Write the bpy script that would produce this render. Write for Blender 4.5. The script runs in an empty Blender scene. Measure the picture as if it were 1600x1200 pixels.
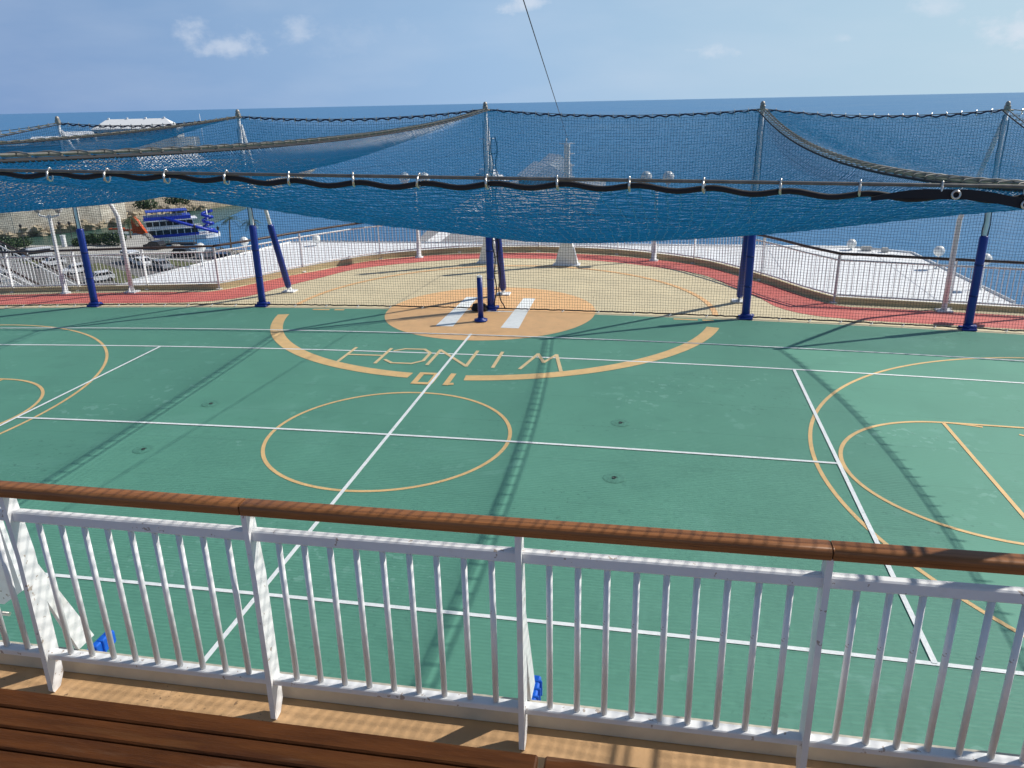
import bpy, math, random
import numpy as np
from mathutils import Vector, Matrix
random.seed(7); rng = np.random.default_rng(7)
SC = bpy.context.scene
COL = SC.collection
R = math.radians
XC, K = -3.806, 0.001544            # deck crown line and camber


def gz(x): return -K * (x - XC) ** 2


# ------------------------------------------------------------------ materials
MATS = {}


def mat(name, col, rough=0.5, metal=0.0, var=0.0, vscale=3.0, bump=0.0, bscale=40.0, spec=0.5, extra=None, stretch=None):
    if name in MATS: return MATS[name]
    m = bpy.data.materials.new(name); m.use_nodes = True
    nt = m.node_tree; b = nt.nodes['Principled BSDF']
    b.inputs['Base Color'].default_value = (*col, 1); b.inputs['Roughness'].default_value = rough
    b.inputs['Metallic'].default_value = metal; b.inputs['Specular IOR Level'].default_value = spec
    N, L = nt.nodes.new, nt.links.new
    if var or bump or extra:
        tc = N('ShaderNodeTexCoord'); vec = tc.outputs['Object']
        if stretch:
            mp = N('ShaderNodeMapping'); mp.inputs['Scale'].default_value = stretch
            L(vec, mp.inputs['Vector']); vec = mp.outputs['Vector']
    if var:
        n = N('ShaderNodeTexNoise'); n.inputs['Scale'].default_value = vscale; n.inputs['Detail'].default_value = 6
        n.inputs['Roughness'].default_value = .62
        L(vec, n.inputs['Vector'])
        r = N('ShaderNodeMapRange'); r.inputs['From Min'].default_value = .28; r.inputs['From Max'].default_value = .72
        r.inputs['To Min'].default_value = 1 - var; r.inputs['To Max'].default_value = 1 + var
        L(n.outputs['Fac'], r.inputs['Value'])
        mx = N('ShaderNodeVectorMath'); mx.operation = 'SCALE'; mx.inputs[0].default_value = col
        L(r.outputs['Result'], mx.inputs['Scale']); L(mx.outputs['Vector'], b.inputs['Base Color'])
        rr = N('ShaderNodeMapRange'); rr.inputs['To Min'].default_value = max(0, rough - .1); rr.inputs['To Max'].default_value = min(1, rough + .12)
        L(n.outputs['Fac'], rr.inputs['Value']); L(rr.outputs['Result'], b.inputs['Roughness'])
    if bump:
        n2 = N('ShaderNodeTexNoise'); n2.inputs['Scale'].default_value = bscale; n2.inputs['Detail'].default_value = 4
        L(vec, n2.inputs['Vector'])
        bp = N('ShaderNodeBump'); bp.inputs['Strength'].default_value = bump; bp.inputs['Distance'].default_value = .01
        L(n2.outputs['Fac'], bp.inputs['Height']); L(bp.outputs['Normal'], b.inputs['Normal'])
    if extra: extra(nt, b, vec)
    MATS[name] = m
    return m


def basecolor_chain(nt, b):
    """current colour source of the base colour"""
    s = b.inputs['Base Color']
    return s.links[0].from_socket if s.links else None


def mix_in(nt, b, fac_socket, col):
    src = basecolor_chain(nt, b)
    mx = nt.nodes.new('ShaderNodeMix'); mx.data_type = 'RGBA'
    nt.links.new(fac_socket, mx.inputs[0])
    if src: nt.links.new(src, mx.inputs[6])
    else: mx.inputs[6].default_value = b.inputs['Base Color'].default_value
    mx.inputs[7].default_value = (*col, 1)
    nt.links.new(mx.outputs[2], b.inputs['Base Color'])


def spots(scale, lo, hi, amount, col, detail=4, rough=.6, stretch=None, off=0):
    def fn(nt, b, vec):
        N, L = nt.nodes.new, nt.links.new
        mp = N('ShaderNodeMapping'); mp.inputs['Location'].default_value = (off, off * 2, 0)
        if stretch: mp.inputs['Scale'].default_value = stretch
        L(vec, mp.inputs['Vector'])
        n = N('ShaderNodeTexNoise'); n.inputs['Scale'].default_value = scale; n.inputs['Detail'].default_value = detail
        n.inputs['Roughness'].default_value = rough
        L(mp.outputs['Vector'], n.inputs['Vector'])
        r = N('ShaderNodeMapRange'); r.interpolation_type = 'SMOOTHSTEP'
        r.inputs['From Min'].default_value = lo; r.inputs['From Max'].default_value = hi
        r.inputs['To Max'].default_value = amount
        L(n.outputs['Fac'], r.inputs['Value'])
        mix_in(nt, b, r.outputs['Result'], col)
    return fn


def patchy(scale, lo, hi, amount, col, mlo=.5, mhi=.62, mscale=.35, detail=4, off=0, stretch=None):
    """spots that keep to a few broad areas"""
    def fn(nt, b, vec):
        N, L = nt.nodes.new, nt.links.new
        mp = N('ShaderNodeMapping'); mp.inputs['Location'].default_value = (off, off * 2, 0); L(vec, mp.inputs['Vector'])
        if stretch: mp.inputs['Scale'].default_value = stretch
        rs = []
        for sc, a, z, det, top in ((scale, lo, hi, detail, amount), (mscale, mlo, mhi, 3, 1)):
            n = N('ShaderNodeTexNoise'); n.inputs['Scale'].default_value = sc; n.inputs['Detail'].default_value = det; L(mp.outputs['Vector'], n.inputs['Vector'])
            r = N('ShaderNodeMapRange'); r.interpolation_type = 'SMOOTHSTEP'; r.inputs['From Min'].default_value = a; r.inputs['From Max'].default_value = z; r.inputs['To Max'].default_value = top
            L(n.outputs['Fac'], r.inputs['Value']); rs.append(r.outputs['Result'])
        m = N('ShaderNodeMath'); m.operation = 'MULTIPLY'; L(rs[0], m.inputs[0]); L(rs[1], m.inputs[1])
        mix_in(nt, b, m.outputs[0], col)
    return fn


def multi(*fs):
    def fn(nt, b, vec):
        for f in fs: f(nt, b, vec)
    return fn


def ribs(nt, b, vec):
    """fine rubber ribbing of the court surface, running along the court"""
    N, L = nt.nodes.new, nt.links.new
    w = N('ShaderNodeTexWave'); w.bands_direction = 'Y'; w.inputs['Scale'].default_value = 6.5; w.inputs['Distortion'].default_value = .6
    w.inputs['Detail'].default_value = 2; w.inputs['Detail Scale'].default_value = .6
    L(vec, w.inputs['Vector'])
    bp = N('ShaderNodeBump'); bp.inputs['Strength'].default_value = .35; bp.inputs['Distance'].default_value = .004
    L(w.outputs['Fac'], bp.inputs['Height']); L(bp.outputs['Normal'], b.inputs['Normal'])


def seams(nt, b, vec):
    """faint seams between the rolled sheets of court surface"""
    N, L = nt.nodes.new, nt.links.new
    sp = N('ShaderNodeSeparateXYZ'); L(vec, sp.inputs[0])
    a = N('ShaderNodeMath'); a.operation = 'MODULO'; a.inputs[1].default_value = 1.22
    ab = N('ShaderNodeMath'); ab.operation = 'ADD'; ab.inputs[1].default_value = 100
    L(sp.outputs['Y'], ab.inputs[0]); L(ab.outputs[0], a.inputs[0])
    l = N('ShaderNodeMath'); l.operation = 'LESS_THAN'; l.inputs[1].default_value = .012; L(a.outputs[0], l.inputs[0])
    m = N('ShaderNodeMath'); m.operation = 'MULTIPLY'; m.inputs[1].default_value = .22; L(l.outputs[0], m.inputs[0])
    mix_in(nt, b, m.outputs[0], (.02, .08, .06))


def translucent(nt, b, col, fac):
    t = nt.nodes.new('ShaderNodeBsdfTranslucent'); t.inputs['Color'].default_value = (*col, 1)
    mx = nt.nodes.new('ShaderNodeMixShader'); mx.inputs[0].default_value = fac
    out = [n for n in nt.nodes if n.type == 'OUTPUT_MATERIAL'][0]
    nt.links.new(b.outputs[0], mx.inputs[1]); nt.links.new(t.outputs[0], mx.inputs[2]); nt.links.new(mx.outputs[0], out.inputs['Surface'])


M = dict(
    green=mat('court_rubber_green', (.096, .282, .198), .64, var=.07, vscale=.9, extra=multi(
        spots(.16, .42, .66, .3, (.122, .335, .242), off=4), patchy(.9, .5, .66, .22, (.15, .36, .28), off=21), patchy(3.2, .57, .66, .28, (.19, .41, .33), off=2),
        patchy(2.2, .55, .66, .22, (.065, .21, .15), off=33), patchy(13, .62, .68, .5, (.05, .16, .115), off=9), patchy(7, .60, .64, .34, (.25, .47, .39), mlo=.55, mhi=.66, mscale=.5, off=15), seams, ribs)),
    tan=mat('deck_paint_tan', (.62, .53, .34), .65, var=.1, vscale=1.2, extra=multi(spots(.5, .5, .7, .3, (.50, .46, .32)), spots(5, .6, .68, .35, (.42, .36, .25), off=3))),
    red=mat('track_paint_red', (.58, .14, .115), .65, var=.1, vscale=2, extra=multi(spots(1.4, .54, .68, .4, (.66, .22, .18)), spots(7, .6, .68, .4, (.36, .10, .09), off=6))),
    orange=mat('marking_paint_orange', (.78, .47, .22), .6, var=.08, vscale=3, extra=multi(spots(4, .56, .68, .3, (.60, .35, .17)), spots(11, .62, .7, .3, (.5, .3, .15), off=5))),
    yellow=mat('marking_paint_buff', (.76, .50, .22), .6, var=.1, vscale=5, extra=spots(14, .6, .68, .45, (.42, .38, .22))),
    white_line=mat('marking_paint_white', (.84, .87, .85), .6, var=.06, vscale=8, extra=spots(11, .6, .68, .4, (.45, .58, .52))),
    white=mat('white_enamel', (.80, .80, .79), .5, var=.04, vscale=7, spec=.4, extra=multi(spots(22, .655, .685, .7, (.30, .20, .12), detail=3, off=2), spots(5, .56, .68, .3, (.62, .59, .50), off=7))),
    white_clean=mat('white_painted_steel', (.79, .80, .80), .5, var=.05, vscale=4, spec=.35, extra=spots(6, .6, .68, .3, (.55, .50, .42))),
    roof=mat('white_roof_paint', (.82, .83, .83), .55, var=.04, vscale=.6, extra=multi(spots(.5, .52, .68, .35, (.66, .66, .63)), spots(2.5, .62, .68, .3, (.5, .46, .40), stretch=(1, .3, 1), off=4))),
    teak=mat('varnished_teak', (.275, .110, .036), .38, var=.28, vscale=5, stretch=(.5, 7, 7), spec=.3, extra=multi(spots(3, .5, .66, .55, (.12, .036, .012), stretch=(.35, 9, 9)), spots(1.7, .55, .68, .4, (.40, .17, .06), stretch=(1.2, 2, 2), off=5), spots(26, .63, .7, .5, (.06, .025, .012), off=12))),
    slat=mat('bench_teak', (.080, .026, .006), .55, var=.35, vscale=4, stretch=(.8, 6, 6), bump=.25, bscale=30, spec=.16, extra=multi(spots(1.3, .48, .66, .6, (.035, .011, .004), off=30), spots(.9, .52, .66, .5, (.11, .042, .010), off=41),
        spots(2.2, .56, .66, .4, (.11, .045, .014), off=3), patchy(4, .52, .64, .35, (.22, .15, .10), mscale=1.1, mlo=.54, mhi=.66, detail=8, off=8))),
    dark_teak=mat('dark_varnished_cap', (.055, .03, .02), .4, var=.2, vscale=3),
    deck=mat('tan_deck_coating', (.52, .315, .15), .75, var=.14, vscale=3, bump=.15, bscale=60, extra=multi(spots(3, .53, .66, .4, (.60, .38, .20)), patchy(40, .66, .69, .7, (.10, .06, .035), mscale=1.5, detail=2), spots(7, .6, .68, .4, (.33, .20, .10), off=7))),
    curb=mat('cream_curb_paint', (.52, .43, .25), .6, var=.08, vscale=2),
    blue=mat('blue_vinyl_padding', (.005, .028, .23), .38, var=.12, vscale=3),
    bright_blue=mat('bright_blue_plastic', (.008, .12, .62), .4, var=.08, vscale=6),
    netblue=mat('blue_net_twine', (.004, .10, .25), .30, spec=.7, extra=lambda nt, b, v: translucent(nt, b, (.006, .58, .82), .46)),
    netdark=mat('navy_net_twine', (.004, .010, .028), .5),
    black=mat('black_webbing', (.008, .008, .011), .7, var=.2, vscale=30),
    cable=mat('grey_wire_cable', (.16, .15, .13), .45, metal=.4, var=.3, vscale=40),
    steel=mat('galvanised_steel', (.62, .58, .52), .28, metal=.9, var=.15, vscale=20),
    grey=mat('grey_painted_steel', (.42, .42, .40), .5, var=.08, vscale=3),
    dark=mat('dark_metal', (.03, .03, .033), .5),
    globe=mat('white_lamp_globe', (.78, .79, .76), .25),
)


# ------------------------------------------------------------------ mesh builder
class MB:
    def __init__(s): s.v = []; s.f = []; s.sm = []

    def add(s, vs, fs, smooth=False):
        o = len(s.v); s.v += [tuple(p) for p in vs]
        s.f += [tuple(i + o for i in f) for f in fs]; s.sm += [smooth] * len(fs)
        return s

    def box(s, c, d, mtx=None):
        x, y, z = (q / 2 for q in d)
        vs = [Vector((a * x, b * y, e * z)) for e in (-1, 1) for b in (-1, 1) for a in (-1, 1)]
        if mtx is not None: vs = [mtx @ v for v in vs]
        vs = [v + Vector(c) for v in vs]
        return s.add(vs, [(0, 2, 3, 1), (4, 5, 7, 6), (0, 1, 5, 4), (2, 6, 7, 3), (0, 4, 6, 2), (1, 3, 7, 5)])

    def rbox(s, c, d, r=.01, mtx=None):
        """box with chamfered edges: an octagon profile in y/z run along x with end chamfers"""
        x, y, z = (q / 2 for q in d)
        pr = [(-y, -z + r), (-y + r, -z), (y - r, -z), (y, -z + r), (y, z - r), (y - r, z), (-y + r, z), (-y, z - r)]
        def sc(p, k): return (p[0] * (1 - k / y), p[1] * (1 - k / z))
        rows = [(-x, [sc(p, r * .6) for p in pr]), (-x + r, pr), (x - r, pr), (x, [sc(p, r * .6) for p in pr])]
        vs = [Vector((xx, p[0], p[1])) for xx, ps in rows for p in ps]
        if mtx is not None: vs = [mtx @ v for v in vs]
        vs = [v + Vector(c) for v in vs]
        fs = [(8 * k + i, 8 * k + 8 + i, 8 * k + 8 + (i + 1) % 8, 8 * k + (i + 1) % 8) for k in range(3) for i in range(8)]
        fs += [tuple(range(8)), tuple(range(31, 23, -1))]
        return s.add(vs, fs)

    def tube(s, pts, r, n=8, closed=False, cap=True, flat=1.0):
        P = [Vector(p) for p in pts]; m = len(P)
        rs = r if isinstance(r, (list, tuple)) else [r] * m
        up = None; vs = []
        for i, p in enumerate(P):
            a = P[(i - 1) % m] if (i or closed) else p; b = P[(i + 1) % m] if (i < m - 1 or closed) else p
            t = (b - a)
            if t.length < 1e-9: t = Vector((0, 0, 1))
            t.normalize()
            if up is None:
                up = Vector((0, 0, 1)) if abs(t.z) < .9 else Vector((1, 0, 0))
            x = up.cross(t)
            if x.length < 1e-6: x = Vector((0, 1, 0)).cross(t)
            x.normalize(); y = t.cross(x); up = y
            for j in range(n):
                w = 2 * math.pi * j / n
                vs.append(p + x * math.cos(w) * rs[i] * flat + y * math.sin(w) * rs[i])
        fs = []
        for i in range(m if closed else m - 1):
            for j in range(n):
                a = i * n + j; b = i * n + (j + 1) % n; k = ((i + 1) % m) * n
                fs.append((a, b, k + (j + 1) % n, k + j))
        o = len(s.v); s.add(vs, fs, n > 5)
        if cap and not closed:
            s.f += [tuple(o + j for j in range(n - 1, -1, -1)), tuple(o + (m - 1) * n + j for j in range(n))]; s.sm += [False, False]
        return s

    def prism(s, poly, h0, h1, axis='z'):
        """extrude a 2-d polygon; axis z: poly is (x,y); axis x: poly is (y,z); axis y: poly is (x,z)"""
        n = len(poly)
        def T(p, h): return {'z': (p[0], p[1], h), 'x': (h, p[0], p[1]), 'y': (p[0], h, p[1])}[axis]
        vs = [T(p, h0) for p in poly] + [T(p, h1) for p in poly]
        fs = [tuple(range(n - 1, -1, -1)), tuple(range(n, 2 * n))] + [(i, (i + 1) % n, n + (i + 1) % n, n + i) for i in range(n)]
        return s.add(vs, fs)

    def lathe(s, c, prof, n=16):
        vs = []; m = len(prof)
        for r, z in prof:
            for j in range(n):
                w = 2 * math.pi * j / n; vs.append((c[0] + r * math.cos(w), c[1] + r * math.sin(w), c[2] + z))
        fs = [(i * n + j, i * n + (j + 1) % n, (i + 1) * n + (j + 1) % n, (i + 1) * n + j) for i in range(m - 1) for j in range(n)]
        return s.add(vs, fs, True)

    def ball(s, c, r, n=12):
        pr = [(max(1e-4, math.sin(math.pi * i / (n // 2 + 2))) * r, -math.cos(math.pi * i / (n // 2 + 2)) * r) for i in range(n // 2 + 3)]
        return s.lathe(c, pr, n)

    def build(s, name, m, parent=None, org=None):
        me = bpy.data.meshes.new(name)
        o = org if org is not None else (ORG.get(parent.name, Vector((0, 0, 0))) if parent else Vector((0, 0, 0)))
        me.from_pydata([(a - o[0], b - o[1], c - o[2]) for a, b, c in s.v], [], s.f)
        if any(s.sm): me.polygons.foreach_set('use_smooth', s.sm)
        me.materials.append(m); me.update()
        ob = bpy.data.objects.new(name, me); COL.objects.link(ob)
        if parent: ob.parent = parent
        ORG[ob.name] = Vector(o)
        return ob


ORG = {}


def tag(o, label, cat, group=None):
    o['label'] = label; o['category'] = cat
    if group: o['group'] = group
    return o


def thing(name, label, cat, loc=(0, 0, 0), rz=0, group=None, local=False):
    o = bpy.data.objects.new(name, None); COL.objects.link(o); o.location = loc; o.rotation_euler = (0, 0, rz)
    o.empty_display_size = .2
    ORG[o.name] = Vector((0, 0, 0)) if local else Vector(loc)
    return tag(o, label, cat, group)


def struct(name, mb, m, kind='structure'):
    o = mb.build(name, m); o['kind'] = kind; return o


def inst(src, parent, loc=None, rot=None, name=None):
    c = src.copy(); COL.objects.link(c); c.parent = parent
    if loc is not None: c.location = loc
    if rot is not None: c.rotation_euler = rot
    return c


def dup(root, loc, rz, label=None, mats=None):
    c = root.copy(); COL.objects.link(c); c.location = loc; c.rotation_euler = (0, 0, rz)
    if label: c['label'] = label
    for ch in root.children:
        d = ch.copy(); COL.objects.link(d); d.parent = c
        if mats and ch.name.split('.')[0] in mats:
            d.data = ch.data.copy(); d.data.materials.clear(); d.data.materials.append(mats[ch.name.split('.')[0]])
        for g in ch.children:
            e = g.copy(); COL.objects.link(e); e.parent = d
    return c


def cat_rom(pts, step):
    """smooth 2-d path through pts, resampled"""
    P = [Vector((p[0], p[1], 0)) for p in pts]; out = []
    for i in range(len(P) - 1):
        a = P[max(i - 1, 0)]; b = P[i]; c = P[i + 1]; d = P[min(i + 2, len(P) - 1)]
        n = max(2, int((c - b).length / step))
        for k in range(n):
            t = k / n
            out.append(.5 * ((2 * b) + (c - a) * t + (2 * a - 5 * b + 4 * c - d) * t * t + (3 * b - a - 3 * c + d) * t ** 3))
    out.append(P[-1]); return [(p.x, p.y) for p in out]


# ------------------------------------------------------------------ camera, world, sun
cam = bpy.data.cameras.new('camera'); co = bpy.data.objects.new('camera', cam); COL.objects.link(co); SC.camera = co
cam.sensor_width = 36; cam.lens = 36 * 1232.9 / 1600; cam.clip_start = .05; cam.clip_end = 40000
pt, ro, ya = .3442, -.0213, .186
F = Vector((0, math.cos(pt), -math.sin(pt))); Rr = Vector((1, 0, 0)); U = Vector((0, math.sin(pt), math.cos(pt)))
R2 = math.cos(ro) * Rr + math.sin(ro) * U; U2 = -math.sin(ro) * Rr + math.cos(ro) * U
Mz = Matrix.Rotation(ya, 3, 'Z')
R2, U2, F = Mz @ R2, Mz @ U2, Mz @ F
CAMZ = 4.6286
co.matrix_world = Matrix(((R2.x, U2.x, -F.x, 0), (R2.y, U2.y, -F.y, 0), (R2.z, U2.z, -F.z, CAMZ), (0, 0, 0, 1)))

SUN = Vector((.95, .51, 1.0)).normalized()
sl = bpy.data.lights.new('sun', 'SUN'); so = bpy.data.objects.new('sun', sl); COL.objects.link(so)
sl.energy = 4.75; sl.angle = R(.55); sl.color = (1.0, .955, .88)
so.rotation_euler = SUN.to_track_quat('Z', 'Y').to_euler()
w = bpy.data.worlds.new('World'); SC.world = w; w.use_nodes = True
nt = w.node_tree; nt.nodes.clear(); N, L = nt.nodes.new, nt.links.new
sky = N('ShaderNodeTexSky'); sky.sky_type = 'NISHITA'; sky.sun_disc = False
sky.sun_elevation = math.asin(SUN.z); sky.sun_rotation = math.atan2(SUN.x, SUN.y)
sky.altitude = 30; sky.air_density = 1.0; sky.dust_density = .3; sky.ozone_density = 2.0
bg = N('ShaderNodeBackground'); bg.inputs['Strength'].default_value = .09
L(sky.outputs[0], bg.inputs['Color'])
tc = N('ShaderNodeTexCoord'); D = tc.outputs['Generated']
sxy = N('ShaderNodeSeparateXYZ'); L(D, sxy.inputs[0])
hz = N('ShaderNodeMapRange'); hz.interpolation_type = 'SMOOTHSTEP'; hz.inputs['From Min'].default_value = .0; hz.inputs['From Max'].default_value = .5; hz.inputs['To Min'].default_value = .96; hz.inputs['To Max'].default_value = 0
L(sxy.outputs['Z'], hz.inputs['Value'])
sd = N('ShaderNodeVectorMath'); sd.operation = 'DOT_PRODUCT'; sd.inputs[1].default_value = Vector((SUN.x, SUN.y, 0)).normalized(); L(D, sd.inputs[0])
hr_ = N('ShaderNodeValToRGB'); hr_.color_ramp.elements[0].position = 0; hr_.color_ramp.elements[0].color = (.20, .335, .60, 1)
hr_.color_ramp.elements[1].position = 1; hr_.color_ramp.elements[1].color = (.50, .68, .80, 1)
e_ = hr_.color_ramp.elements.new(.48); e_.color = (.335, .515, .765, 1)
hm_ = N('ShaderNodeMapRange'); hm_.inputs['From Min'].default_value = -.2; hm_.inputs['From Max'].default_value = .8; L(sd.outputs['Value'], hm_.inputs['Value']); L(hm_.outputs['Result'], hr_.inputs['Fac'])
hb = N('ShaderNodeBackground'); L(hr_.outputs['Color'], hb.inputs['Color']); hb.inputs['Strength'].default_value = 1
hmx = N('ShaderNodeMixShader'); L(hz.outputs['Result'], hmx.inputs['Fac']); L(bg.outputs[0], hmx.inputs[1]); L(hb.outputs[0], hmx.inputs[2])
n1 = N('ShaderNodeTexNoise'); n1.inputs['Scale'].default_value = 34; n1.inputs['Detail'].default_value = 7; n1.inputs['Roughness'].default_value = .6
mp = N('ShaderNodeMapping'); mp.inputs['Scale'].default_value = (1, 1, 1.5); L(D, mp.inputs['Vector']); L(mp.outputs['Vector'], n1.inputs['Vector'])


def math_n(op, a, b=None, c=None):
    n = N('ShaderNodeMath'); n.operation = op
    for i, v in enumerate((a, b, c)):
        if v is None: continue
        if isinstance(v, (int, float)): n.inputs[i].default_value = v
        else: L(v, n.inputs[i])
    return n.outputs[0]


def dotn(vec):
    n = N('ShaderNodeVectorMath'); n.operation = 'DOT_PRODUCT'; n.inputs[1].default_value = vec; L(D, n.inputs[0]); return n.outputs['Value']


CL = [(-28.3, 3.5, 2.6, 1.1, .52), (-30.2, 4.3, 1.5, 1.0, .5), (-24.3, 4.4, 2.0, 1.25, .38), (-9.2, 6.1, 2.8, 1.1, .62), (3.5, 2.7, 2.0, .75, .5), (10.9, 3.25, 1.3, .5, .3),
      (15.7, 4.8, 2.0, .9, .42), (20.6, 3.2, 3.2, 1.5, .7), (-38.5, 4.0, 4.5, 1.3, .0), (-20.5, 3.9, 5.5, 1.6, .12), (-15.8, 3.2, 2.2, .7, .10), (40, 6, 6, 2, .5), (-60, 8, 7, 2.5, .5), (60, 12, 7, 3, .5)]
tot = None
nz = math_n('MULTIPLY', math_n('SUBTRACT', n1.outputs['Fac'], .5), 2.6)
for az, el, wa, we, op in CL:
    if op <= 0: continue
    a, e = R(az), R(el)
    rt = Vector((math.cos(a), -math.sin(a), 0)); upv = Vector((-math.sin(e) * math.sin(a), -math.sin(e) * math.cos(a), math.cos(e)))
    fw = Vector((math.sin(a) * math.cos(e), math.cos(a) * math.cos(e), math.sin(e)))
    x = math_n('DIVIDE', dotn(rt), R(wa)); y = math_n('DIVIDE', dotn(upv), R(we))
    yb = math_n('MULTIPLY', y, math_n('ADD', 1.0, math_n('MULTIPLY', math_n('LESS_THAN', y, 0), .35)))
    r = math_n('SQRT', math_n('ADD', math_n('MULTIPLY', x, x), math_n('MULTIPLY', yb, yb)))
    f = math_n('MULTIPLY', math_n('GREATER_THAN', dotn(fw), .5), 1)
    mr = N('ShaderNodeMapRange'); mr.interpolation_type = 'SMOOTHSTEP'; mr.inputs['From Min'].default_value = -.1; mr.inputs['From Max'].default_value = 1.1
    mr.inputs['To Max'].default_value = op
    L(math_n('ADD', math_n('SUBTRACT', .95, r), nz), mr.inputs['Value'])
    # fade with distance so that the noise does not raise far wisps
    fade = N('ShaderNodeMapRange'); fade.inputs['From Min'].default_value = 1.0; fade.inputs['From Max'].default_value = 1.9; fade.inputs['To Min'].default_value = 1; fade.inputs['To Max'].default_value = 0
    L(r, fade.inputs['Value'])
    v = math_n('MULTIPLY', math_n('MULTIPLY', mr.outputs['Result'], f), fade.outputs['Result'])
    tot = v if tot is None else math_n('MAXIMUM', tot, v)
# thin high veil
n3 = N('ShaderNodeTexNoise'); n3.inputs['Scale'].default_value = 5; n3.inputs['Detail'].default_value = 5
mp3 = N('ShaderNodeMapping'); mp3.inputs['Scale'].default_value = (1, 1, 3.5); L(D, mp3.inputs['Vector']); L(mp3.outputs['Vector'], n3.inputs['Vector'])
mr3 = N('ShaderNodeMapRange'); mr3.inputs['From Min'].default_value = .42; mr3.inputs['From Max'].default_value = .75; mr3.inputs['To Max'].default_value = .16
L(n3.outputs['Fac'], mr3.inputs['Value'])
tot = math_n('MAXIMUM', tot, mr3.outputs['Result'])
cb = N('ShaderNodeBackground'); cb.inputs['Color'].default_value = (.80, .86, .96, 1); cb.inputs['Strength'].default_value = .92
ms = N('ShaderNodeMixShader'); L(tot, ms.inputs['Fac']); L(hmx.outputs[0], ms.inputs[1]); L(cb.outputs[0], ms.inputs[2])
wo = N('ShaderNodeOutputWorld'); L(ms.outputs[0], wo.inputs['Surface'])
SC.view_settings.view_transform = 'Standard'; SC.view_settings.look = 'None'; SC.view_settings.gamma = 1; SC.view_settings.exposure = 0
SC.cycles.use_denoising = True; SC.cycles.max_bounces = 6; SC.cycles.diffuse_bounces = 3; SC.cycles.glossy_bounces = 3

# ------------------------------------------------------------------ sea
SEA = -24.0
mb = MB(); n = 160
vs = [(0, 0, SEA)]; fs = []
rings = [60, 150, 400, 1000, 2500, 6000, 13600]
for rr in rings: vs += [(rr * math.cos(2 * math.pi * j / n), rr * math.sin(2 * math.pi * j / n), SEA) for j in range(n)]
fs += [(0, 1 + j, 1 + (j + 1) % n) for j in range(n)]
for k in range(len(rings) - 1):
    a, b = 1 + k * n, 1 + (k + 1) * n
    fs += [(a + j, b + j, b + (j + 1) % n, a + (j + 1) % n) for j in range(n)]
mb.add(vs, fs)


def sea_extra(nt, b, vec):
    N, L = nt.nodes.new, nt.links.new
    h = None
    for sc, st, wgt in ((.09, (1, 2.2, 1), 1.0), (.32, (1, 2.0, 1), .55), (1.1, (1, 1.6, 1), .22)):
        mp = N('ShaderNodeMapping'); mp.inputs['Scale'].default_value = st; mp.inputs['Rotation'].default_value = (0, 0, R(15)); L(vec, mp.inputs['Vector'])
        n = N('ShaderNodeTexNoise'); n.inputs['Scale'].default_value = sc; n.inputs['Detail'].default_value = 5; n.inputs['Roughness'].default_value = .6
        L(mp.outputs['Vector'], n.inputs['Vector'])
        m = N('ShaderNodeMath'); m.operation = 'MULTIPLY_ADD'; m.inputs[1].default_value = wgt; L(n.outputs['Fac'], m.inputs[0])
        if h: L(h, m.inputs[2])
        h = m.outputs[0]
    bp = N('ShaderNodeBump'); bp.inputs['Strength'].default_value = .55; bp.inputs['Distance'].default_value = 1.6
    L(h, bp.inputs['Height']); L(bp.outputs['Normal'], b.inputs['Normal'])


M['sea'] = mat('sea_water', (.048, .18, .36), .32, var=.10, vscale=.006, spec=.3, stretch=None, extra=sea_extra)
M['harbour'] = mat('harbour_water', (.045, .105, .085), .2, var=.2, vscale=.05, spec=.35, extra=sea_extra)
struct('sea', mb, M['sea'])
mb = MB(); mb.prism([(-250, 60), (-118, 60), (-100, 140), (-108, 158), (-113, 185), (-122, 225), (-160, 260), (-250, 240)], SEA - .5, SEA + .06)
struct('harbour_water', mb, M['harbour'])


# ------------------------------------------------------------------ cambered deck sheets
def sheet(name, x0, x1, ylo, yhi, dz, m, step=.5, rows=6):
    mb = MB(); n = max(2, int((x1 - x0) / step)); vs = []; fs = []
    for i in range(n + 1):
        x = x0 + (x1 - x0) * i / n; a = ylo(x); b = yhi(x)
        for j in range(rows + 1): vs.append((x, a + (b - a) * j / rows, gz(x) + dz))
    q = rows + 1
    fs = [(i * q + j, (i + 1) * q + j, (i + 1) * q + j + 1, i * q + j + 1) for i in range(n) for j in range(rows)]
    mb.add(vs, fs); return struct(name, mb, m)


def strip(mb, A, B, dz):
    vs = []
    dz *= .4
    for a, b in zip(A, B): vs += [(a[0], a[1], gz(a[0]) + dz), (b[0], b[1], gz(b[0]) + dz)]
    mb.add(vs, [(2 * i, 2 * i + 2, 2 * i + 3, 2 * i + 1) for i in range(len(A) - 1)])


def line(mb, a, b, wd, dz):
    a, b = Vector((*a, 0)), Vector((*b, 0)); d = (b - a); n = max(1, int(d.length / .4)); t = d.normalized(); s = Vector((-t.y, t.x, 0)) * wd / 2
    P = [a.lerp(b, i / n) for i in range(n + 1)]
    strip(mb, [p - s for p in P], [p + s for p in P], dz)


def arc(mb, c, r, wd, a0, a1, dz, n=96):
    A = []; B = []
    for i in range(n + 1):
        w = R(a0 + (a1 - a0) * i / n); d = (math.cos(w), math.sin(w))
        A.append((c[0] + d[0] * (r + wd / 2), c[1] + d[1] * (r + wd / 2))); B.append((c[0] + d[0] * (r - wd / 2), c[1] + d[1] * (r - wd / 2)))
    strip(mb, A, B, dz)


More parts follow.
